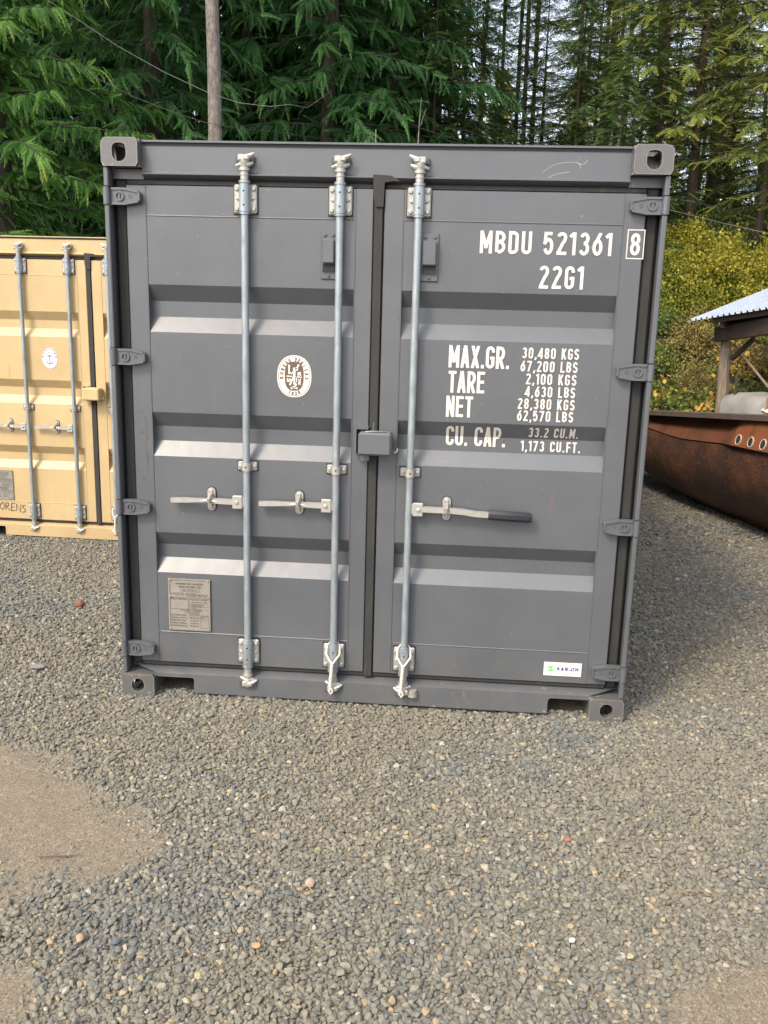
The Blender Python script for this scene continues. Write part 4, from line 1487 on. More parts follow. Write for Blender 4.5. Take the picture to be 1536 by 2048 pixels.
# ------------------------------------------------------------------ vegetation
rng = np.random.default_rng(7)
def leaf_mat(name, stops, trans=0.35, rough=0.6):
    t = NT(name)
    a = t.n('ShaderNodeAttribute', _attribute_name='tint')
    p = t.pos(False)
    f = t.noise(p, 1.1, 3, .5)
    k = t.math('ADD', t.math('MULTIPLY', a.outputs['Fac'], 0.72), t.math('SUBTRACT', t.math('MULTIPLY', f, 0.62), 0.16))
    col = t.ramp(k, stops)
    t.base(col)
    t.rough(rough)
    t.b.inputs['Specular IOR Level'].default_value = 0.25
    tr = t.n('ShaderNodeBsdfTranslucent')
    t.l(col, tr.inputs['Color'])
    mx = t.n('ShaderNodeMixShader')
    mx.inputs[0].default_value = trans
    t.l(t.b.outputs[0], mx.inputs[1])
    t.l(tr.outputs[0], mx.inputs[2])
    t.l(mx.outputs[0], t.out.inputs['Surface'])
    return t.m
def bark(name, a, b, sc=5):
    t = NT(name)
    p = t.pos()
    f = t.noise(p, sc, 7, .72, (2.2, 2.2, .8))
    t.base(t.ramp(f, [(0.32, a), (0.5, tuple((x + y) / 2 for x, y in zip(a, b))), (0.68, b)]))
    t.rough(0.95)
    t.bump(f, 0.7, 0.02)
    return t.m
M['bark_dark'] = bark('dark_bark', (0.018, 0.014, 0.011), (0.065, 0.050, 0.040))
M['bark_pale'] = bark('pale_mottled_bark', (0.055, 0.044, 0.038), (0.27, 0.24, 0.22), 11)
M['bark_brown'] = bark('brown_bark', (0.03, 0.021, 0.014), (0.085, 0.058, 0.040))
M['cedar'] = leaf_mat('cedar_foliage', [(0.05, (0.019, 0.051, 0.012)), (0.40, (0.052, 0.146, 0.025)), (0.72, (0.123, 0.245, 0.040)), (0.95, (0.259, 0.270, 0.064))])
M['cedar_dark'] = leaf_mat('dark_cedar_foliage', [(0.05, (0.015, 0.041, 0.017)), (0.45, (0.039, 0.120, 0.031)), (0.78, (0.081, 0.194, 0.045)), (0.97, (0.155, 0.255, 0.061))])
M['fir'] = leaf_mat('fir_foliage', [(0.1, (0.052, 0.084, 0.020)), (0.5, (0.179, 0.227, 0.046)), (0.85, (0.376, 0.380, 0.076)), (0.97, (0.510, 0.437, 0.113))], .35)
M['fir_green'] = leaf_mat('green_fir_foliage', [(0.1, (0.030, 0.070, 0.023)), (0.5, (0.096, 0.191, 0.047)), (0.85, (0.221, 0.311, 0.066)), (0.97, (0.307, 0.365, 0.086))], .3)
M['fir_young'] = leaf_mat('young_fir_foliage', [(0.1, (0.024, 0.055, 0.018)), (0.5, (0.085, 0.150, 0.040)), (0.85, (0.175, 0.225, 0.058)), (0.97, (0.23, 0.24, 0.08))], .35)
M['shrub_yellow'] = leaf_mat('yellow_green_leaves', [(0.05, (0.045, 0.070, 0.014)), (0.3, (0.135, 0.165, 0.024)), (0.55, (0.26, 0.25, 0.032)), (0.8, (0.40, 0.33, 0.04)), (0.97, (0.52, 0.36, 0.06))], .35)
M['shrub_brown'] = leaf_mat('brown_leaves', [(0.05, (0.062, 0.043, 0.020)), (0.35, (0.188, 0.131, 0.056)), (0.6, (0.237, 0.219, 0.062)), (0.8, (0.375, 0.250, 0.088)), (0.95, (0.450, 0.375, 0.112))], .3)
M['shrub_green'] = leaf_mat('green_leaves', [(0.05, (0.031, 0.053, 0.015)), (0.4, (0.094, 0.144, 0.035)), (0.75, (0.213, 0.237, 0.053)), (0.95, (0.425, 0.350, 0.075))], .3)
M['maple'] = leaf_mat('yellow_maple_leaves', [(0.1, (0.24, 0.17, 0.03)), (0.5, (0.48, 0.34, 0.05)), (0.9, (0.62, 0.36, 0.09))], .35)
M['fern'] = leaf_mat('fern_green', [(0.1, (0.030, 0.075, 0.015)), (0.5, (0.075, 0.155, 0.030)), (0.9, (0.15, 0.23, 0.05))], .3)

def leaflet(base, d, up, l, w):
    base, d, up = np.array(base, float), np.array(d, float), np.array(up, float)
    d = d / np.linalg.norm(d)
    sd = np.cross(d, up)
    sd /= np.linalg.norm(sd) + 1e-9
    return [base, base + d * l * .45 + sd * w * .5, base + d * l - up * l * .08, base + d * l * .45 - sd * w * .5]
def cedar_spray(n=11):
    V, T = [], []
    for i in range(n):
        t = (i + .5) / n
        p = (.58 * t, 0, -.05 * t - .30 * t * t)
        for s_ in (-1, 1):
            d = (.75, s_ * (.85 - .35 * t), -.42 - .45 * t)
            V += leaflet(p, d, (0.3, s_ * .3, 1), .185 * (1.1 - .6 * t) * (1.0 if i % 2 else .72), .054 * (1.1 - .4 * t))
            T += [t * .5] * 2 + [t * .5 + .34, t * .5]
    V += leaflet((.56, 0, -.33), (.6, 0, -.8), (.8, 0, .6), .15, .04)
    T += [.6, .6, .95, .6]
    return np.array(V), np.array(T)
def fir_spray(n=10):
    V, T = [], []
    for i in range(n):
        t = (i + .3) / n
        p = (.62 * t, 0, .02 * t - .14 * t * t)
        for s_ in (-1, 1):
            V += leaflet(p, (.7, s_ * .75, -.18 - .2 * t), (0, 0, 1), .20 * (1.0 - .6 * t) * (1 if i % 2 else .65), .038)
            T += [t * .5] * 2 + [t * .5 + .3, t * .5]
    V += leaflet((.58, 0, -.10), (1, 0, -.3), (0, 0, 1), .13, .035)
    T += [.6, .6, .9, .6]
    return np.array(V), np.array(T)
def leaf_cluster(n=9, r=.16, size=.075, seed=1):
    g = np.random.default_rng(seed)
    V, T = [], []
    for i in range(n):
        p = g.normal(size=3) * r * .6
        d = g.normal(size=3) + np.array([0, 0, -.3])
        u = g.normal(size=3)
        s_ = size * g.uniform(.7, 1.3)
        V += leaflet(p, d, u / np.linalg.norm(u), s_, s_ * .62)
        k = g.uniform(0, .5)
        T += [k, k, k + .2, k]
    return np.array(V), np.array(T)

def rotm(d, roll):
    """matrix with x along d, z as near up as it goes, turned about d by roll; d (n,3)"""
    x = d / np.linalg.norm(d, axis=1, keepdims=True)
    up = np.tile(np.array([0, 0, 1.0]), (len(d), 1))
    y = np.cross(up, x)
    y /= np.linalg.norm(y, axis=1, keepdims=True) + 1e-9
    z = np.cross(x, y)
    c, s_ = np.cos(roll)[:, None], np.sin(roll)[:, None]
    y2 = y * c + z * s_
    z2 = -y * s_ + z * c
    return np.stack([x, y2, z2], axis=2)

def mesh_np(name, parts, mats):
    """parts: list of (V (n,3), quads (m,4), tint (n,), material index)"""
    V = np.concatenate([p[0] for p in parts])
    off = np.cumsum([0] + [len(p[0]) for p in parts[:-1]])
    F = np.concatenate([p[1] + o for p, o in zip(parts, off)])
    T = np.concatenate([p[2] for p in parts])
    MI = np.concatenate([np.full(len(p[1]), p[3]) for p in parts])
    me = bpy.data.meshes.new(name)
    me.vertices.add(len(V))
    me.vertices.foreach_set('co', V.astype(np.float32).ravel())
    me.loops.add(len(F) * 4)
    me.loops.foreach_set('vertex_index', F.astype(np.int32).ravel())
    me.polygons.add(len(F))
    me.polygons.foreach_set('loop_start', np.arange(0, len(F) * 4, 4, dtype=np.int32))
    me.polygons.foreach_set('material_index', MI.astype(np.int32))
    for m in mats:
        me.materials.append(m)
    a = me.attributes.new('tint', 'FLOAT', 'POINT')
    a.data.foreach_set('value', T.astype(np.float32))
    me.update(calc_edges=True)
    return me

def scatter(tmpl, P, D, roll, S, tint):
    V0, T0 = tmpl
    Mx = rotm(D, roll)
    V = np.einsum('nij,kj->nki', Mx, V0) * S[:, None, None] + P[:, None, :]
    n, k = len(P), len(V0)
    F = np.arange(n * k).reshape(-1, 4)
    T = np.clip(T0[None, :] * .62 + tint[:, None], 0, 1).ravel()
    return V.reshape(-1, 3), F, T, 0

def twig(P, r, n=3):
    """thin tube quads along polyline P (k,3) with radii r (k,)"""
    P = np.asarray(P, float)
    k = len(P)
    d = np.gradient(P, axis=0)
    d /= np.linalg.norm(d, axis=1, keepdims=True) + 1e-9
    a = np.cross(d, np.array([0.13, 0.21, 1.0]))
    a /= np.linalg.norm(a, axis=1, keepdims=True) + 1e-9
    b = np.cross(d, a)
    ang = np.arange(n) * 2 * np.pi / n
    V = P[:, None, :] + (a[:, None, :] * np.cos(ang)[None, :, None] + b[:, None, :] * np.sin(ang)[None, :, None]) * np.asarray(r)[:, None, None]
    F = [(i * n + j, i * n + (j + 1) % n, (i + 1) * n + (j + 1) % n, (i + 1) * n + j) for i in range(k - 1) for j in range(n)]
    return V.reshape(-1, 3), np.array(F), np.full(k * n, .2), 1

def conifer_mesh(name, seed, H, z0, Rm, nb, spray, mats, droop, rise=.1, step=.2, size=1.0, shape=.8, tip_up=0.0, tintlo=0.0, tinthi=.45, fill=0.0, ang=(25, 70), jit=.3):
    """crown of one conifer: limbs round the axis, flat sprays along both sides of each limb"""
    g = np.random.default_rng(seed)
    parts = []
    Ps, Ds, Rl, Ss, Ts = [], [], [], [], []
    for i in range(nb):
        u = (i + g.uniform(0, 1)) / nb
        z = z0 + (H - z0) * u
        ln = Rm * max(.12, (1 - u) ** shape) * g.uniform(.65, 1.12)
        az = i * 2.39996 + g.uniform(-.5, .5)
        dr = np.array([math.cos(az), math.sin(az), 0])
        tt = np.linspace(0, 1, 7)
        dd = droop * g.uniform(.7, 1.3)
        line = dr[None, :] * (tt * ln)[:, None]
        line[:, 2] = z + ln * (rise * tt - dd * tt ** 2 + tip_up * tt ** 3)
        sidew = g.uniform(-.12, .12) * ln
        line += np.array([-dr[1], dr[0], 0])[None, :] * (sidew * tt ** 2)[:, None]
        parts.append(twig(line, .035 * size * (ln / 2.5 + .3) * (1 - .85 * tt)))
        m = max(3, int(ln / step))
        for s_ in (-1, 1):
            for t in (np.arange(m) + g.uniform(.2, .8, m)) / m:
                if t < .12 and fill == 0:
                    continue
                p = np.array([np.interp(t, tt, line[:, a]) for a in range(3)])
                a = R(g.uniform(*ang)) * s_ * (1 - .5 * t)
                dx = np.array([dr[0] * math.cos(a) - dr[1] * math.sin(a), dr[0] * math.sin(a) + dr[1] * math.cos(a), -.15 - dd * t + g.normal(0, .5 * jit)])
                Ps.append(p)
                Ds.append(dx)
                Rl.append(g.normal(0, jit))
                Ss.append(size * g.uniform(.65, 1.2) * (1.05 - .35 * t))
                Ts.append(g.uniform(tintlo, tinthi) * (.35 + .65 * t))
        Ps.append(line[-1] - dr * .1)
        Ds.append(line[-1] - line[-2] + 1e-4)
        Rl.append(0)
        Ss.append(size * .9)
        Ts.append(tinthi)
    parts.insert(0, scatter(spray, np.array(Ps), np.array(Ds), np.array(Rl), np.array(Ss), np.array(Ts)))
    return mesh_np(name, parts, mats)

def trunk_mesh(name, H, r0, r1, mat, seed=0, n=9, k=9, lean=(0, 0)):
    g = np.random.default_rng(seed)
    mb = MB()
    w = [(0, 0)] + [tuple(g.normal(size=2) * r0 * .12) for _ in range(k)]
    pts = [(w[i][0] + lean[0] * i / k, w[i][1] + lean[1] * i / k, -.4 + (H + .4) * i / k) for i in range(k + 1)]
    mb.tube(pts, [r0 * 1.25 if i == 0 else r0 + (r1 - r0) * i / k for i in range(k + 1)], n)
    me = bpy.data.meshes.new(name)
    me.from_pydata(mb.v, [], mb.f)
    me.materials.append(mat)
    me.shade_smooth()
    return me

def put_tree(name, cat, label, x, y, crown, trunk, s_=1.0, rz=0.0, group=None, sz=None):
    t = thing(name, label, cat, (x, y, hgt(x, y)), rz, group)
    t.scale = (s_, s_, sz or s_)
    for nm, me in (('trunk', trunk), ('crown', crown)):
        if me is None:
            continue
        o = bpy.data.objects.new(nm, me)
        COL.objects.link(o)
        o.parent = t
    return t

CS, FS = cedar_spray(), fir_spray()
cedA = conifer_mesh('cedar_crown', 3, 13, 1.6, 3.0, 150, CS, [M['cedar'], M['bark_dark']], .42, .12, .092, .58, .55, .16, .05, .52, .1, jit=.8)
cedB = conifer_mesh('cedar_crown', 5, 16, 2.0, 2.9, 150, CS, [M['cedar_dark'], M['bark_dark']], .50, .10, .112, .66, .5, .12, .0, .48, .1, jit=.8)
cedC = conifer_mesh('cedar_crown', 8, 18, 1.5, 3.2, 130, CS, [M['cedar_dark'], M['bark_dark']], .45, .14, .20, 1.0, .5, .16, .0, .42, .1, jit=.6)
trA = trunk_mesh('cedar_trunk', 12.5, .24, .05, M['bark_dark'], 1)
trB = trunk_mesh('cedar_trunk', 17, .22, .05, M['bark_dark'], 2)

put_tree('cedar_tree', 'tree', 'nearest cedar with drooping yellow-tipped sprays above the cream container', -5.5, 9.9, cedA, trA, 1.0, .3, 'cedars behind the containers')
put_tree('cedar_tree', 'tree', 'cedar with dark lower trunk squeezed behind the cream container corner', -3.9, 12.6, cedB, trB, .95, 1.3, 'cedars behind the containers')
put_tree('cedar_tree', 'tree', 'dense green cedar directly right of the pale bare trunk', -1.0, 14.6, cedB, trB, .98, 2.9, 'cedars behind the containers')
put_tree('cedar_tree', 'tree', 'dark cedar above the middle locking bar of grey container', .1, 17.0, cedC, trB, 1.0, 4.1, 'cedars behind the containers')
put_tree('cedar_tree', 'tree', 'shaded cedar filling the gap left of the pale bare trunk', -3.0, 16.2, cedC, trB, 1.0, .9, 'cedars behind the containers')
put_tree('cedar_tree', 'tree', 'cedar in the far upper left corner behind the nearest one', -8.3, 14.0, cedB, trB, 1.1, 5.0, 'cedars behind the containers')
k = 0
for (x, y, s_, c_) in [(-6.2, 17.5, 1.1, cedC), (-1.6, 19.5, 1.1, cedC), (-10.5, 19, 1.2, cedC), (-4.6, 21, 1.2, cedC), (-.4, 22.5, 1.1, cedC), (-8, 24, 1.3, cedC), (-2.8, 25.5, 1.3, cedC), (-13.5, 25, 1.3, cedC), (-5.6, 28.5, 1.4, cedC), (-.6, 28, 1.3, cedC), (-10.5, 30, 1.4, cedC), (-14, 34, 1.5, cedC), (-7, 35, 1.5, cedC), (-2, 34, 1.4, cedC), (-18, 31, 1.5, cedC), (-13, 15, 1.0, cedB), (-7.0, 13.2, .9, cedB), (-10.2, 16.0, 1.0, cedC), (-4.9, 15.0, .9, cedB), (-9.0, 19.5, 1.2, cedC), (-12.5, 21, 1.2, cedC), (-1.9, 17.2, 1.0, cedB)]:
    k += 1
    put_tree('cedar_tree', 'tree', 'dark cedar deep in the wood behind the front row of cedars', x, y, c_, trB, s_, k * 1.7, 'dark cedars deep in the wood')

# the pale bare trunk: its crown starts above the picture
palecr = conifer_mesh('pale_tree_crown', 14, 22, 10.5, 2.6, 50, FS, [M['fir_green'], M['bark_pale']], .25, .1, .3, 1.3)
put_tree('bare_trunk_tree', 'tree', 'tall tree with pale mottled bare trunk rising above the container roof', -2.20, 10.6, palecr, trunk_mesh('pale_trunk', 21, .126, .05, M['bark_pale'], 4, 14, 14, (-.25, 0)), 1.0)

# sparse firs and slim trees on the right
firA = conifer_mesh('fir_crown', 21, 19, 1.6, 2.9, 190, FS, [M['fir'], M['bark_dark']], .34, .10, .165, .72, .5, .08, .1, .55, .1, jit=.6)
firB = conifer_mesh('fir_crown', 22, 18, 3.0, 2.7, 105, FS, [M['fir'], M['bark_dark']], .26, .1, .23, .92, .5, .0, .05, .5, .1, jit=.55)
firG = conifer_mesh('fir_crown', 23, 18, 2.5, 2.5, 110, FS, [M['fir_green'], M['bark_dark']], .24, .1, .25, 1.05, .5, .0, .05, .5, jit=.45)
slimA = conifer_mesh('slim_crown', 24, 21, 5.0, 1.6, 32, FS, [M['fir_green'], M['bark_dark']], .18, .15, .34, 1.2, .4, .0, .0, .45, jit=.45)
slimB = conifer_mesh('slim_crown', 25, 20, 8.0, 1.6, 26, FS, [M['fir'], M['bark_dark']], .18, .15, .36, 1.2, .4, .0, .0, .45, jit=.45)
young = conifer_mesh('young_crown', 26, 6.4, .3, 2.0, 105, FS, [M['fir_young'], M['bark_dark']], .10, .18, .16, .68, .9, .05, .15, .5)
trF = trunk_mesh('fir_trunk', 18.5, .125, .04, M['bark_brown'], 6)
trS = trunk_mesh('slim_trunk', 20.5, .095, .03, M['bark_dark'], 7, 7)
trS2 = trunk_mesh('slim_trunk', 19.5, .080, .028, M['bark_dark'], 8, 7, 9, (.5, .2))
trY = trunk_mesh('young_trunk', 6.2, .06, .01, M['bark_brown'], 9, 6, 5)
put_tree('fir_tree', 'tree', 'fir with brown trunk standing over the yellow shrubs', 7.25, 19.0, firA, trF, 1.0, .4, 'firs on the right bank')
put_tree('fir_tree', 'tree', 'fir with drooping olive boughs in the upper right corner', 9.4, 17.5, firA, trF, .95, 2.2, 'firs on the right bank')
put_tree('fir_tree', 'tree', 'olive fir right above the right corner casting', 5.6, 22.0, firB, trF, 1.0, 1.2, 'firs on the right bank')
put_tree('fir_tree', 'tree', 'tall dark fir above the seam of the grey doors', .95, 20.5, firG, trF, 1.1, 3.3, 'firs on the right bank')
put_tree('fir_tree', 'tree', 'olive fir between the upper right corner fir and the brown trunk fir', 8.6, 22.5, firB, trF, 1.1, 5.1, 'firs on the right bank')
put_tree('young_fir', 'tree', 'bright young fir behind the locking bar with the black grip', 2.0, 17.6, young, trY, 1.05, .2, 'young firs behind the container roof')
put_tree('young_fir', 'tree', 'smaller young fir just over the MBDU lettering', 3.1, 19.0, young, trY, .95, 1.9, 'young firs behind the container roof')
put_tree('young_fir', 'tree', 'young fir behind the scuffed right end of the header', 4.3, 18.4, young, trY, .9, 4.0, 'young firs behind the container roof')
put_tree('young_fir', 'tree', 'young green fir above the door seam gasket', 1.0, 16.6, young, trY, 1.25, 5.0, 'young firs behind the container roof')
put_tree('young_fir', 'tree', 'young fir low against the right side of the grey container', 5.0, 16.4, young, trY, .8, 2.6, 'young firs behind the container roof')
put_tree('fir_tree', 'tree', 'olive fir just left of the brown trunk, its boughs over the right corner casting', 6.3, 18.7, firB, trF, .75, 2.0, 'firs on the right bank')
put_tree('fir_tree', 'tree', 'olive fir just right of the brown trunk above the metal roof', 8.7, 18.3, firB, trF, .75, 4.4, 'firs on the right bank')
for x, y, q, lb in [(1.5, 20.0, 1.05, 'young fir behind the bright one, left of the MBDU letters'), (2.5, 21.0, .95, 'young fir under the widest sky gap'), (3.7, 20.6, .95, 'young fir deeper in, behind the header scuff'), (4.9, 19.6, 1.0, 'bushy young fir just left of the right corner casting'), (5.6, 18.2, 1.0, 'bushy young fir right behind the right corner casting'), (8.6, 20.6, .8, 'young fir right behind the brown trunk above the shed'), (10.3, 19.6, .9, 'young fir at the right edge above the shed roof'), (6.2, 20.4, .8, 'young fir left of the brown trunk, over the upper right hinge'), (7.8, 24.0, 1.2, 'taller young fir filling the gap behind the brown trunk'), (11.8, 23.5, 1.3, 'tall young fir by the right edge of the wood'), (9.8, 25.0, 1.3, 'tall young fir under the upper right boughs'), (5.0, 23.5, 1.1, 'young fir deep behind the right corner casting')]:
    put_tree('young_fir', 'tree', lb, x, y, young, trY, q, x * 3.1, 'young firs behind the container roof')
g = np.random.default_rng(99)
slots = [(10.8, 23.0), (13.2, 21.5), (12.9, 31.5), (16.0, 37.0), (0.4, 31), (13.6, 27), (3.0, 30), (3.7, 33), (4.35, 31), (4.6, 36), (6.0, 31), (7.2, 33), (7.6, 36), (8.4, 31), (2.2, 29), (1.7, 33), (9.5, 35), (10.6, 30), (11.4, 34), (12.4, 29), (6.6, 39), (9.0, 41), (12.8, 38), (1.2, 38), (14.5, 33), (8.1, 46), (11.2, 44), (14.2, 42), (10.0, 27), (11.9, 25.0), (3.4, 25.5), (6.9, 27)]
for i, (x, y) in enumerate(slots):
    put_tree('slim_conifer', 'tree', 'slim dark conifer with sky showing round its trunk', x + g.uniform(-.2, .2), y, slimA if i % 3 else slimB, trS if i % 2 else trS2, g.uniform(.95, 1.2), g.uniform(0, 6), 'slim conifers standing against the sky')
sunny = conifer_mesh('sunlit_crown', 31, 11, .5, 2.8, 60, leaf_cluster(12, .3, .16, 4), [M['shrub_yellow'], M['bark_dark']], .1, .3, .3, 1.6, .6, .0, .1, .5)
for i, (x, y) in enumerate([(4.2, 56), (9.2, 58), (14.5, 55), (19, 58), (1.0, 58), (-1.5, 48)]):
    put_tree('broadleaf_tree', 'tree', 'yellow sunlit broadleaf tree far beyond the slim trunks', x, y, sunny, trF, .8, i * 1.3, 'sunlit yellow trees beyond the slim trunks')

# shrubs on the bank
LC = [leaf_cluster(10, .17, .062, s_) for s_ in range(3)]
def shrub_mesh(name, seed, rx, ry, rz, n, mats, size=1.0, lo=0.0, hi=.6, stems=9):
    g = np.random.default_rng(seed)
    d = g.normal(size=(n, 3))
    d /= np.linalg.norm(d, axis=1, keepdims=True)
    d[:, 2] = np.abs(d[:, 2]) * 1.1 - .12
    lump = np.array([.74 + .60 * mnoise.noise(Vector((float(a[0]) * 2.2 + seed, float(a[1]) * 2.2, float(a[2]) * 2.2))) for a in d])
    rad = lump * g.uniform(.45, 1.05, n) ** .5
    P = d * rad[:, None] * np.array([rx, ry, rz]) + np.array([0, 0, .1])
    parts = []
    third = n // 3
    for j in range(3):
        sl_ = slice(j * third, (j + 1) * third)
        D = d[sl_] + g.normal(size=(third, 3)) * .4 + 1e-3
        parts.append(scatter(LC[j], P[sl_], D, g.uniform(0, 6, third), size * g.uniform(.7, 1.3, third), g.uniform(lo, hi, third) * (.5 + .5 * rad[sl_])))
    for s_ in range(stems):
        a = P[g.integers(0, n)] * g.uniform(.9, 1.25)
        tt = np.linspace(0, 1, 5)
        ln = np.outer(tt, a * 1.05) + np.array([0, 0, 1])[None, :] * (.3 * rz * tt * (1 - tt))[:, None]
        parts.append(twig(ln, .018 * (1.1 - tt)))
    return mesh_np(name, parts, mats)
bk = M['bark_brown']
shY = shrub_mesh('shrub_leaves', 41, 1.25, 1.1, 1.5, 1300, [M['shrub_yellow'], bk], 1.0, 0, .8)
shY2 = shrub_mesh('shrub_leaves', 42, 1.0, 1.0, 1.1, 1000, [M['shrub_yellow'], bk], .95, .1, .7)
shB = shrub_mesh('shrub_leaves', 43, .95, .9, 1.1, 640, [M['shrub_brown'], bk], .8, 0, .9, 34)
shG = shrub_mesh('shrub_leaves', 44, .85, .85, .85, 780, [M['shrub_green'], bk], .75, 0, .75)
def put_shrub(me, x, y, s_, rz, label, dz=0.0):
    t = thing('shrub', label, 'shrub', (x, y, hgt(x, y) + dz), rz, 'shrubs on the bank behind the shed')
    t.scale = (s_, s_, s_)
    o = bpy.data.objects.new('foliage', me)
    COL.objects.link(o)
    o.parent = t
for a in [(shY, 6.35, 16.2, .95, 0.0, 'large yellow-green shrub nearest the right edge of the grey container'),
          (shY, 7.6, 16.6, 1.0, 1.1, 'yellow-green shrub straight above the shed roof corner'),
          (shY, 8.9, 17.0, 1.0, 2.3, 'yellow-green shrub above the high end of the shed roof'),
          (shY2, 7.0, 17.6, 1.0, 3.0, 'topmost yellow shrub below the brown fir trunk'),
          (shY2, 8.2, 15.6, .85, 4.1, 'yellow shrub partly hidden behind the metal roof'),
          (shY2, 5.9, 17.6, .8, 5.1, 'small yellow shrub behind the upper right hinge'),
          (shY, 10.2, 16.0, 1.0, 2.0, 'yellow-green shrub at the right edge over the shed'),
          (shB, 6.55, 14.9, .9, 0.5, 'brown twiggy shrub left of the shed roof corner'),
          (shB, 7.3, 14.4, .9, 1.5, 'brown shrub with bare twigs under the roof eave'),
          (shB, 6.35, 13.6, .75, 2.6, 'rusty brown shrub left of the shed post'),
          (shB, 8.4, 14.2, .9, 3.4, 'brown shrub seen behind the knee brace'),
          (shG, 5.55, 14.5, .85, 0.1, 'dark green shrub along the container side'),
          (shG, 5.35, 13.1, .7, 1.2, 'low green shrub behind the left end of the rusty hull'),
          (shG, 6.7, 12.9, .7, 2.2, 'green shrub at the foot of the shed post'),
          (shG, 7.6, 13.0, .85, 3.7, 'green shrub behind the tarpaulin'),
          (shG, 5.9, 15.6, .9, 4.4, 'olive shrub between the yellow and the brown ones'),
          (shG, 8.8, 13.2, .9, 5.4, 'green shrub at the right edge behind the shed'),
          (shY2, 4.9, 15.2, .6, .8, 'small yellow shrub touching the right post of the container')]:
    put_shrub(*a)
# maple saplings with big separate leaves
def maple_leaf_mesh(s_):
    pts = [(0, 0), (.25, -.05), (.62, -.30), (.55, -.12), (.98, -.18), (.80, 0.0), (1.15, .10), (.80, .16), (.95, .40), (.55, .26), (.55, .5), (.25, .18)]
    pts = [(-.1, 0)] + [(.1, .42), (.38, .25), (.55, .55), (.68, .22), (1.05, .0), (.68, -.22), (.55, -.55), (.38, -.25), (.1, -.42)]
    V = [(0.4, 0, .06)] + [(x, y, -.10 * abs(y)) for x, y in pts]
    n = len(pts)
    me = bpy.data.meshes.new('maple_leaf')
    me.from_pydata([(a * s_, b * s_, c * s_) for a, b, c in V], [], [(0, 1 + k, 1 + (k + 1) % n) for k in range(n)])
    at = me.attributes.new('tint', 'FLOAT', 'POINT')
    at.data.foreach_set('value', [float(rng.uniform(0, 1))] * len(V))
    me.materials.append(M['maple'])
    return me
mleaves = [maple_leaf_mesh(.105) for _ in range(4)]
def sapling(x, y, hh, n, spread, label):
    t = thing('maple_sapling', label, 'sapling', (x, y, hgt(x, y)), rng.uniform(0, 6), 'yellow maple saplings on the bank')
    mb = MB()
    ends = []
    for k in range(5):
        a = rng.uniform(0, 6.28)
        e = (spread * math.cos(a) * rng.uniform(.4, 1), spread * math.sin(a) * rng.uniform(.4, 1), hh * rng.uniform(.6, 1.05))
        mb.tube([(0, 0, -.1), (e[0] * .3, e[1] * .3, e[2] * .55), e], [.012, .008, .003], 5)
        ends.append(e)
    mb.build('stem', M['bark_brown'], t)
    for i in range(int(n * 1.7)):
        e = ends[i % 5]
        u = rng.uniform(.45, 1.02)
        o = bpy.data.objects.new('leaf', mleaves[i % 4])
        COL.objects.link(o)
        o.parent = t
        o.location = (e[0] * u + rng.normal() * .09, e[1] * u + rng.normal() * .09, e[2] * (u * .9 + .1) + rng.normal() * .07)
        o.rotation_euler = (rng.uniform(-.7, .7), rng.uniform(.1, 1.2), rng.uniform(-3.9, .8))
        q = rng.uniform(.7, 1.2)
        o.scale = (q, q, q)
for a in [(5.35, 12.4, .95, 22, .45, 'yellow maple sapling beside the container above the hull flange'), (5.95, 12.2, .75, 24, .5, 'orange leaved maple sapling left of the shed post'), (5.0, 11.9, 1.25, 14, .3, 'thin maple sapling touching the grey post edge'), (6.75, 13.2, 1.5, 30, .5, 'taller maple sapling under the roof eave'), (7.55, 13.0, 1.55, 30, .6, 'golden maple sapling behind the thin strut'), (8.2, 12.9, 1.3, 24, .6, 'golden maple sapling right of the knee brace')]:
    sapling(*a)
# ferns: each frond a part
def frond_mesh():
    V, T = [], []
    for i in range(14):
        t = (i + .5) / 14
        p = (.75 * t, 0, .35 * t - .42 * t * t)
        for s_ in (-1, 1):
            V += leaflet(p, (.35, s_, -.25), (0, 0, 1), .17 * math.sin(PI * min(1, .25 + .75 * t)) + .02, .045)
            T += [t * .6] * 4
    V, T = np.array(V), np.array(T)
    ln = np.array([(.75 * t, 0, .35 * t - .42 * t * t - .002) for t in np.linspace(0, 1, 5)])
    return mesh_np('fern_frond', [(V, np.arange(len(V)).reshape(-1, 4), T, 0), twig(ln, np.full(5, .005))], [M['fern'], M['shrub_green']])
FR = frond_mesh()
for (x, y, s_, label) in [(5.25, 12.6, 1.0, 'sword fern close to the lower right post of the container'), (5.6, 13.7, 1.2, 'sword fern high on the bank beside the container'), (5.3, 14.6, 1.2, 'uppermost sword fern below the yellow shrubs'), (6.6, 11.9, 1.0, 'sword fern right behind the shed post'), (7.25, 12.3, 1.2, 'arching fern above the tarpaulin'), (8.0, 12.2, 1.2, 'fern at the right edge above the tarpaulin'), (5.75, 12.0, .9, 'fern low behind the rusty flange')]:
    t = thing('fern', label, 'fern', (x, y, hgt(x, y) + .02), rng.uniform(0, 6), 'sword ferns on the bank')
    t.scale = (s_, s_, s_)
    for k in range(10):
        o = bpy.data.objects.new('frond', FR)
        COL.objects.link(o)
        o.parent = t
        o.rotation_euler = (rng.uniform(-.2, .2), rng.uniform(-.55, .15), k * .628 + rng.uniform(-.2, .2))
        q = rng.uniform(.8, 1.25)
        o.scale = (q, q, q)
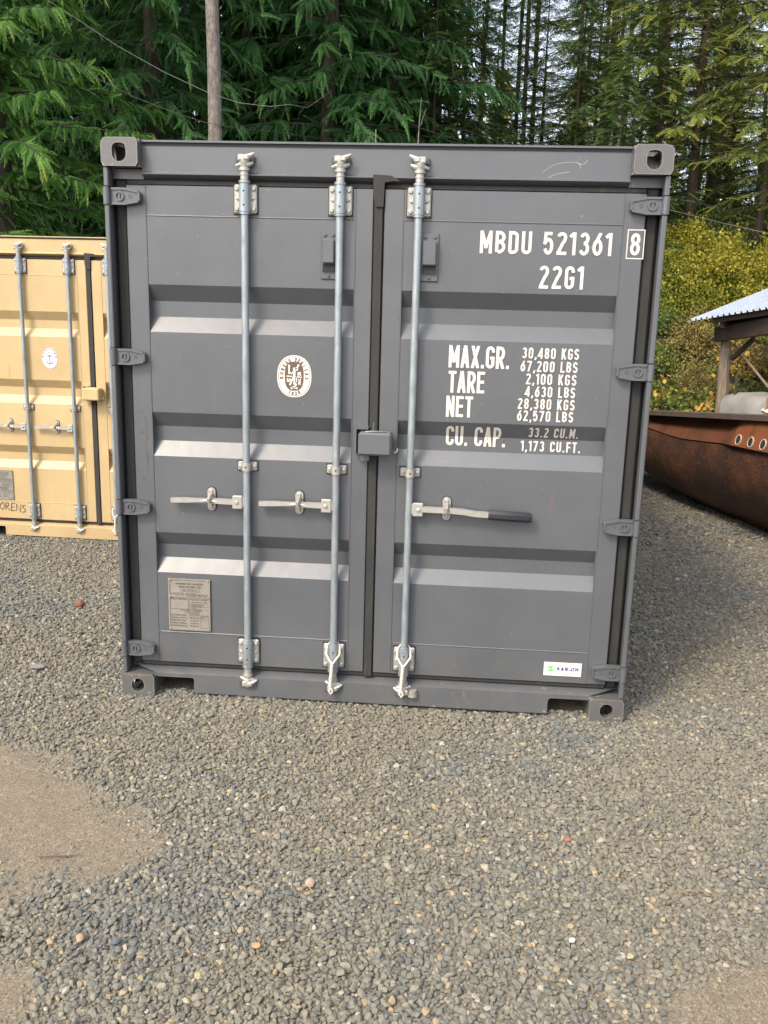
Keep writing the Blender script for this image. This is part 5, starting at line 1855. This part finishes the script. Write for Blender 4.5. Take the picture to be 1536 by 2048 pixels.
# low growth covering the forest floor
def undergrowth():
    n = 9000
    g = np.random.default_rng(55)
    X = np.where(g.uniform(0, 1, n) < .5, g.uniform(-14, 14, n), g.uniform(4, 13, n))
    Y = g.uniform(10.8, 26, n)
    ok = (X > 4.6) & (Y < 13.2)
    Y = np.where((X > 4.5) & (Y < 12.0), Y + 1.6, Y)
    P = np.array([(a, b, hgt(float(a), float(b)) + g.uniform(.0, .35)) for a, b in zip(X, Y)])
    D = g.normal(size=(n, 3)) + 1e-3
    parts = []
    for j in range(3):
        sl_ = slice(j * (n // 3), (j + 1) * (n // 3))
        parts.append(scatter(LC[j], P[sl_], D[sl_], g.uniform(0, 6, n // 3), g.uniform(.9, 2.0, n // 3), g.uniform(0, .5, n // 3)))
    me = mesh_np('undergrowth', parts, [M['shrub_green']])
    o = bpy.data.objects.new('undergrowth', me)
    COL.objects.link(o)
    tag(o, 'low leafy undergrowth covering the bank under the trees', 'undergrowth', None, 'stuff')
undergrowth()
# two thin bare twigs standing just behind the roof
for (pts, label) in (([(.584, 7.0, -.0), (.58, 7.0, 2.5), (.58, 7.0, 4.017)], 'short thin bare stem poking above the roof near the seam'), ([(1.06, 7.0, .0), (1.078, 7.0, 3.848), (1.085, 7.0, 4.1), (1.10, 7.0, 4.364)], 'taller thin bare stem poking above the roof')):
    mb = MB()
    mb.tube(pts, [.012, .009, .006, .003][:len(pts)], 5)
    mb.tube([(pts[-1][0], 7.0, pts[-1][2] - .3), (pts[-1][0] + .06, 7.0, pts[-1][2] - .12)], [.004, .002], 4)
    tag(mb.build('bare_sapling', M['bark_pale']), label, 'sapling', 'thin bare stems behind the container')

# ------------------------------------------------------------------ gravel
def stone_mat():
    t = NT('crushed_stone')
    oi = t.n('ShaderNodeObjectInfo')
    p = t.pos(False)
    big = t.noise(p, 1.1, 4, .55)
    fine = t.noise(p, 160, 4, .7)
    col = t.ramp(oi.outputs['Random'], [(0.0, (0.060, 0.068, 0.072)), (0.15, (0.092, 0.099, 0.096)), (0.42, (0.128, 0.128, 0.108)), (0.75, (0.172, 0.162, 0.128)), (0.93, (0.235, 0.214, 0.160)), (0.965, (0.36, 0.26, 0.13)), (0.99, (0.36, 0.34, 0.29))])
    dust = t.mix(t.ramp(big, [(0.40, 0.0), (0.62, 0.50)]), col, (0.160, 0.138, 0.094))
    dust = t.mix(t.ramp(big, [(0.36, 0.42), (0.48, 0.0)]), dust, (0.078, 0.092, 0.098))
    dust = t.mix(t.ramp(fine, [(0.4, 0.0), (0.7, 0.35)]), dust, (0.215, 0.195, 0.152))
    t.base(dust)
    t.rough(0.85)
    t.bump(fine, 0.3, 0.003)
    return t.m
SM = stone_mat()
def stones():
    lib = bpy.data.collections.new('gravel_stones')
    g = np.random.default_rng(12)
    for k in range(14):
        bm = bmesh.new()
        bmesh.ops.create_icosphere(bm, subdivisions=2, radius=.5)
        ax = (g.uniform(.88, 1.25), g.uniform(.74, 1.0), g.uniform(.48, .74))
        cuts = [(Vector(g.normal(size=3)).normalized(), g.uniform(.25, .39)) for _ in range(8)]
        for v in bm.verts:
            for nn, dd in cuts:
                q = v.co.dot(nn)
                if q > dd:
                    v.co -= nn * (q - dd)
            v.co += Vector(g.normal(size=3)) * .006
            v.co = Vector((v.co.x * ax[0], v.co.y * ax[1], v.co.z * ax[2]))
        me = bpy.data.meshes.new('stone')
        bm.to_mesh(me)
        bm.free()
        me.materials.append(SM)
        o = bpy.data.objects.new('gravel_stone_%02d' % k, me)
        lib.objects.link(o)
    return lib
LIB = stones()
def patch(X, Y):
    """1 where the yard is bare compacted dirt, 0 where loose stone lies"""
    nz = np.array([mnoise.noise(Vector((float(a) * 2.1, float(b) * 2.1, 3.3))) + .6 * mnoise.noise(Vector((float(a) * 6, float(b) * 6, 1.3))) + .35 * mnoise.noise(Vector((float(a) * 17, float(b) * 17, 4.3))) for a, b in zip(X, Y)])
    def el_(cx, cy, rx, ry, a=0):
        c, s_ = math.cos(a), math.sin(a)
        dx, dy = X - cx, Y - cy
        return ((dx * c + dy * s_) / rx) ** 2 + ((-dx * s_ + dy * c) / ry) ** 2
    d = np.minimum.reduce([el_(-.32, -1.16, .80, .46), el_(.10, -2.02, .42, .20), el_(2.75, -1.92, .52, .34, -.2), el_(-.6, -.80, .75, .28)])
    return d + nz * .75
def gravel():
    pts, rots, scl, idx = [], [], [], []
    g = np.random.default_rng(5)
    def region(x0, x1, y0, y1, sp, smin, smax):
        nx, ny = int((x1 - x0) / sp), int((y1 - y0) / sp)
        gx, gy = np.meshgrid(np.arange(nx), np.arange(ny))
        X = x0 + (gx.ravel() + g.uniform(0, 1, nx * ny) * 1.1) * sp
        Y = y0 + (gy.ravel() + g.uniform(0, 1, nx * ny) * 1.1) * sp
        # keep what the yard shows: outside the grey and the cream container
        keep = ~((X > .04) & (X < 2.40) & (Y > .10) & (Y < 6.0)) & ~((X > -2.66) & (X < -.3) & (Y > 3.46))
        X, Y = X[keep], Y[keep]
        d = patch(X, Y)
        keep = (d > 1.0) | (g.uniform(0, 1, len(X)) < np.clip((d - .08) * .95, 0.20, 1) ** 1.9)
        X, Y, d = X[keep], Y[keep], d[keep]
        S = g.uniform(smin, smax, len(X)) * g.choice([.55, .75, 1, 1, 1.1, 1.4], len(X))
        S = np.where(d < 1.0, S * np.clip(.34 + .5 * d + g.normal(0, .08, len(X)), .25, 1), S)
        Z = np.array([hgt(float(a), float(b)) for a, b in zip(X, Y)]) + S * np.where(d < 1.0, g.uniform(-.15, .12, len(X)), g.uniform(-.10, .34, len(X)))
        pts.append(np.stack([X, Y, Z], 1))
        rots.append(np.stack([g.normal(0, .34, len(X)), g.normal(0, .34, len(X)), g.uniform(0, 6.28, len(X))], 1))
        scl.append(S)
    region(-.9, 3.5, -2.3, .35, .0122, .0150, .0250)
    region(-2.9, -.9, -.9, .35, .0145, .016, .025)
    region(-3.2, .05, .35, 3.7, .0160, .017, .027)
    region(2.38, 4.2, .35, 3.2, .0160, .017, .027)
    region(2.38, 4.6, 3.2, 8.5, .026, .022, .036)
    Pt, Ro, Sc = np.concatenate(pts), np.concatenate(rots), np.concatenate(scl)
    n = len(Pt)
    me = bpy.data.meshes.new('gravel')
    me.vertices.add(n)
    me.vertices.foreach_set('co', Pt.astype(np.float32).ravel())
    a = me.attributes.new('rot', 'FLOAT_VECTOR', 'POINT')
    a.data.foreach_set('vector', Ro.astype(np.float32).ravel())
    a = me.attributes.new('scl', 'FLOAT', 'POINT')
    a.data.foreach_set('value', Sc.astype(np.float32))
    me.update()
    o = bpy.data.objects.new('gravel', me)
    COL.objects.link(o)
    tag(o, 'loose crushed grey gravel spread over the yard', 'gravel', None, 'stuff')
    ng = bpy.data.node_groups.new('gravel_nodes', 'GeometryNodeTree')
    ng.interface.new_socket('Geometry', in_out='INPUT', socket_type='NodeSocketGeometry')
    ng.interface.new_socket('Geometry', in_out='OUTPUT', socket_type='NodeSocketGeometry')
    N, L = ng.nodes, ng.links
    gi, go = N.new('NodeGroupInput'), N.new('NodeGroupOutput')
    ip = N.new('GeometryNodeInstanceOnPoints')
    ci = N.new('GeometryNodeCollectionInfo')
    ci.inputs['Collection'].default_value = LIB
    ci.inputs['Separate Children'].default_value = True
    ci.inputs['Reset Children'].default_value = True
    ip.inputs['Pick Instance'].default_value = True
    nr = N.new('GeometryNodeInputNamedAttribute')
    nr.data_type = 'FLOAT_VECTOR'
    nr.inputs['Name'].default_value = 'rot'
    ns = N.new('GeometryNodeInputNamedAttribute')
    ns.data_type = 'FLOAT'
    ns.inputs['Name'].default_value = 'scl'
    rv = N.new('FunctionNodeRandomValue')
    rv.data_type = 'INT'
    rv.inputs[4].default_value = 0
    rv.inputs[5].default_value = 13
    L.new(gi.outputs[0], ip.inputs['Points'])
    L.new(ci.outputs[0], ip.inputs['Instance'])
    L.new(rv.outputs[2], ip.inputs['Instance Index'])
    L.new(nr.outputs['Attribute'], ip.inputs['Rotation'])
    L.new(ns.outputs['Attribute'], ip.inputs['Scale'])
    L.new(ip.outputs[0], go.inputs[0])
    md = o.modifiers.new('scatter', 'NODES')
    md.node_group = ng
    print('gravel stones', n)
gravel()

# single stones, leaves and twigs that stand out on the gravel
def rock(x, y, s_, c, label, flat=.55, rz=0.0, seed=0, name='rock', lift=.35):
    g = np.random.default_rng(seed)
    bm = bmesh.new()
    bmesh.ops.create_icosphere(bm, subdivisions=2, radius=.5)
    cuts = [(Vector(g.normal(size=3)).normalized(), g.uniform(.30, .42)) for _ in range(7)]
    for v in bm.verts:
        for nn, dd in cuts:
            q = v.co.dot(nn)
            if q > dd:
                v.co -= nn * (q - dd) * .9
        v.co = Vector((v.co.x * s_ * 1.2, v.co.y * s_ * .9, v.co.z * s_ * flat))
    me = bpy.data.meshes.new(name)
    bm.to_mesh(me)
    bm.free()
    o = link(name, me, simple('stone_' + str(seed), c, .85, 0, .25, 40), None, 25)
    o.location = (x, y, hgt(x, y) + s_ * flat * lift + .012)
    o.rotation_euler = (0, 0, rz)
    tag(o, label, 'stone')
rock(-.78, 1.318, .062, (.20, .085, .045), 'reddish brown stone on gravel left of the grey container', .9, .3, 101)
rock(-.55, .264, .080, (.17, .145, .150), 'flat purplish stone on gravel near the lower left corner', .32, .2, 102)
rock(1.155, -1.391, .036, (.38, .27, .20), 'pinkish pebble in the middle of the foreground gravel', .8, 1.2, 103)
rock(1.045, -1.70, .026, (.38, .23, .11), 'orange pebble low in the foreground left of centre', .8, .4, 104)
rock(.508, -1.714, .030, (.36, .23, .15), 'tan pebble beside the lower left bare patch', .7, 2.0, 105)
rock(2.05, -1.018, .028, (.30, .12, .07), 'thin red stone chip right of centre in the gravel', .4, .7, 106)
rock(1.992, -1.562, .020, (.42, .40, .35), 'small white pebble in the lower right gravel', .9, .1, 107)
rock(2.157, -1.613, .026, (.36, .31, .17), 'yellowish pebble beside the lower right bare patch', .7, .9, 108)
rock(.62, -1.72, .030, (.10, .11, .12), 'dark grey pebble at the lower left of the gravel', .8, .9, 109)
rock(1.02, -1.13, .024, (.09, .11, .12), 'blue grey round pebble in the centre left gravel', .9, .9, 110)
mb = MB()
mb.tube([(2.33, -1.36, .022), (2.38, -1.315, .034), (2.44, -1.30, .036), (2.50, -1.315, .030)], [.002, .003, .0028, .0015], 6)
tag(mb.build('twig', simple('dry_twig', (.20, .13, .07), .8)), 'curved dry twig lying on gravel near the right edge', 'twig')
mb = MB()
mb.tube([(.20, -1.33, .008), (.30, -1.315, .010), (.335, -1.30, .008)], [.0015, .0025, .001], 5)
tag(mb.build('twig', simple('dark_twig', (.10, .06, .04), .8)), 'thin dark twig on the bare dirt patch at left', 'twig')
